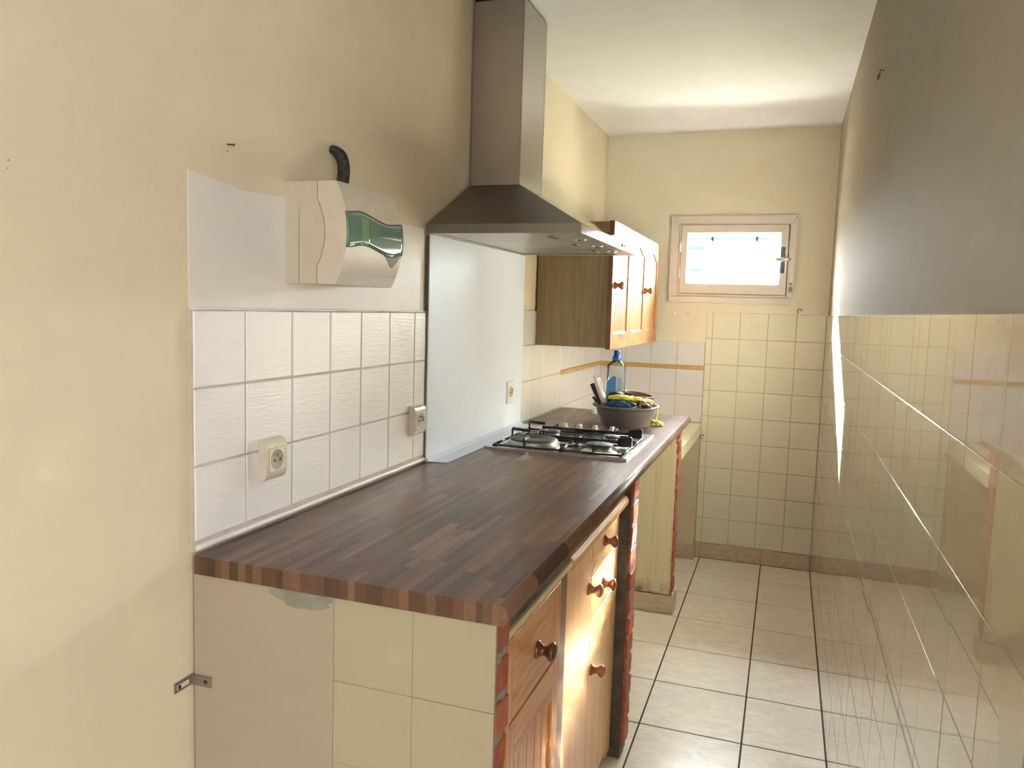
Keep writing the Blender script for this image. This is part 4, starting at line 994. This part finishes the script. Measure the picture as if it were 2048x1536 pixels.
for k in range(5):
    a0 = k * 1.1; pts = [(0.492 + (0.010 + 0.005 * k) * math.cos(a0 + t), 3.160 + 0.006 * math.sin(2 * t), zr_ + 0.012 + (0.006 + 0.0035 * k) * math.sin(a0 + t)) for t in [0.35 * q for q in range(8)]]
    m.tube(pts, 0.0032, 8)
par = [o for o in bpy.data.objects if o.name.startswith('maroon_cloth')][0]; m.build('pink_fold', 'cloth_pink', par)
m = crumple((0.358, 3.245, zr_ + 0.022), (0.040, 0.050, 0.036), 2.2, 0.12, 4); small('grey_cloth_ball', 'dark charcoal rounded cloth bundle in the middle of the bowl', 'cloth', m, 'charcoal')
m = crumple((0.330, 3.150, zr_ + 0.001), (0.017, 0.012, 0.013), 6.1, 0.6, 3); small('orange_sponge', 'small orange sponge beside the white handle in the bowl', 'sponge', m, 'sponge_orange')
# white plastic piece leaning out of the bowl, black brush behind it
def lean(p0, p1, prof_r, flat, seg=16):
    p0, p1 = Vector(p0), Vector(p1); n_ = len(prof_r); m = sm(); m.tube([p0.lerp(p1, k / (n_ - 1)) for k in range(n_)], prof_r, seg, flat); return m
m = lean((0.345, 3.190, ZT + 0.040), (0.281, 3.168, ZT + 0.208), [0.010, 0.014, 0.0165, 0.0175, 0.0175, 0.017, 0.016, 0.014, 0.008], (1.0, 0.75))
wh = small('white_holder', 'white plastic handle leaning out of the bowl', 'utensil', m, 'white_plastic')
m = sm(); m.tube([(0.288, 3.166, ZT + 0.204), (0.302, 3.166, ZT + 0.196), (0.312, 3.168, ZT + 0.170), (0.322, 3.176, ZT + 0.125)], 0.003, 8); m.build('hanging_loop', 'white_plastic', wh)
m = MB(); m.smooth = False
def obox(m, p0, p1, w_, t_):
    p0, p1 = Vector(p0), Vector(p1); d = (p1 - p0).normalized(); a = d.cross(Vector((0, 1, 0))).normalized() * w_ / 2; b = Vector((0, 1, 0)) * t_ / 2
    V = [p + s1 * a + s2 * b for p in (p0, p1) for s1, s2 in ((-1, -1), (1, -1), (1, 1), (-1, 1))]
    m.add(V, [(0, 1, 2, 3), (7, 6, 5, 4), (0, 4, 5, 1), (1, 5, 6, 2), (2, 6, 7, 3), (3, 7, 4, 0)])
obox(m, (0.318, 3.225, ZT + 0.045), (0.258, 3.225, ZT + 0.168), 0.019, 0.010)
obox(m, (0.284, 3.222, ZT + 0.092), (0.264, 3.222, ZT + 0.112), 0.010, 0.006)
small('black_scraper', 'black plastic scraper handle leaning left of the white one in the bowl', 'utensil', m, 'black_plastic')
# yellow rubber glove over the contents, another hanging behind to the worktop
m = crumple((0.385, 3.185, zr_ + 0.033), (0.052, 0.026, 0.013), 3.3, 0.45, 4, 1.3)
def add_crumple(m, c, r, seed, amp, sub, fr, rz=0.0):
    q = crumple((0, 0, 0), r, seed, amp, sub, fr); cs, sn = math.cos(rz), math.sin(rz)
    m.smooth = True; m.add([(c[0] + x * cs - z * sn, c[1] + y, c[2] + x * sn + z * cs) for x, y, z in q.v], q.f)
add_crumple(m, (0.450, 3.205, zr_ + 0.030), (0.038, 0.030, 0.010), 7.7, 0.5, 4, 1.6, -0.12)
for k, (dx, dy, dz) in enumerate(((0.050, -0.035, -0.020), (0.056, -0.012, -0.016), (0.056, 0.010, -0.010), (0.046, 0.030, -0.008))):
    a_ = Vector((0.466, 3.208 + 0.008 * (k - 1.5), zr_ + 0.030)); b_ = a_ + Vector((dx, dy, dz)); c_ = (a_ + b_) / 2 + Vector((0, 0, 0.004))
    m.tube([a_, c_, b_.lerp(c_, .2), b_], [0.0085, 0.0078, 0.0065, 0.003], 10, (1, 0.6))
m.tube([(0.428, 3.192, zr_ + 0.028), (0.436, 3.172, zr_ + 0.020), (0.440, 3.158, zr_ + 0.010)], [0.009, 0.008, 0.004], 10, (1, 0.6))
small('rubber_glove', 'yellow rubber glove draped across the contents of the bowl', 'glove', m, 'glove_yellow')
m = sm()
m.tube([(0.527, 3.310, ZT + 0.076), (0.527, 3.308, ZT + 0.070), (0.526, 3.304, ZT + 0.060), (0.527, 3.302, ZT + 0.042), (0.523, 3.300, ZT + 0.026), (0.518, 3.298, ZT + 0.014)], [0.008, 0.0075, 0.0055, 0.005, 0.006, 0.010], 12, (1, 0.5))
add_crumple(m, (0.529, 3.285, ZT + 0.013), (0.026, 0.020, 0.0085), 5.1, 0.5, 4, 1.5, -0.25)
m.tube([(0.506, 3.292, ZT + 0.016), (0.508, 3.282, ZT + 0.008), (0.512, 3.268, ZT + 0.005)], [0.007, 0.006, 0.0035], 10)
small('rubber_glove', 'yellow rubber glove hanging behind the right rim of the bowl onto the worktop', 'glove', m, 'glove_yellow')

for (y, z, rr) in ((1.257, 1.676, 0.0022), (0.808, 1.577, 0.0018), (0.806, 1.566, 0.0013), (1.318, 1.677, 0.0012)):
    m = sm(); m.lathe([(rr, 0.0), (rr * .6, 0.0006), (0, 0.0006)], (WLX - 0.0002, y, z), 0, 9); m.build('drill_hole', 'recess_beige', wl_)
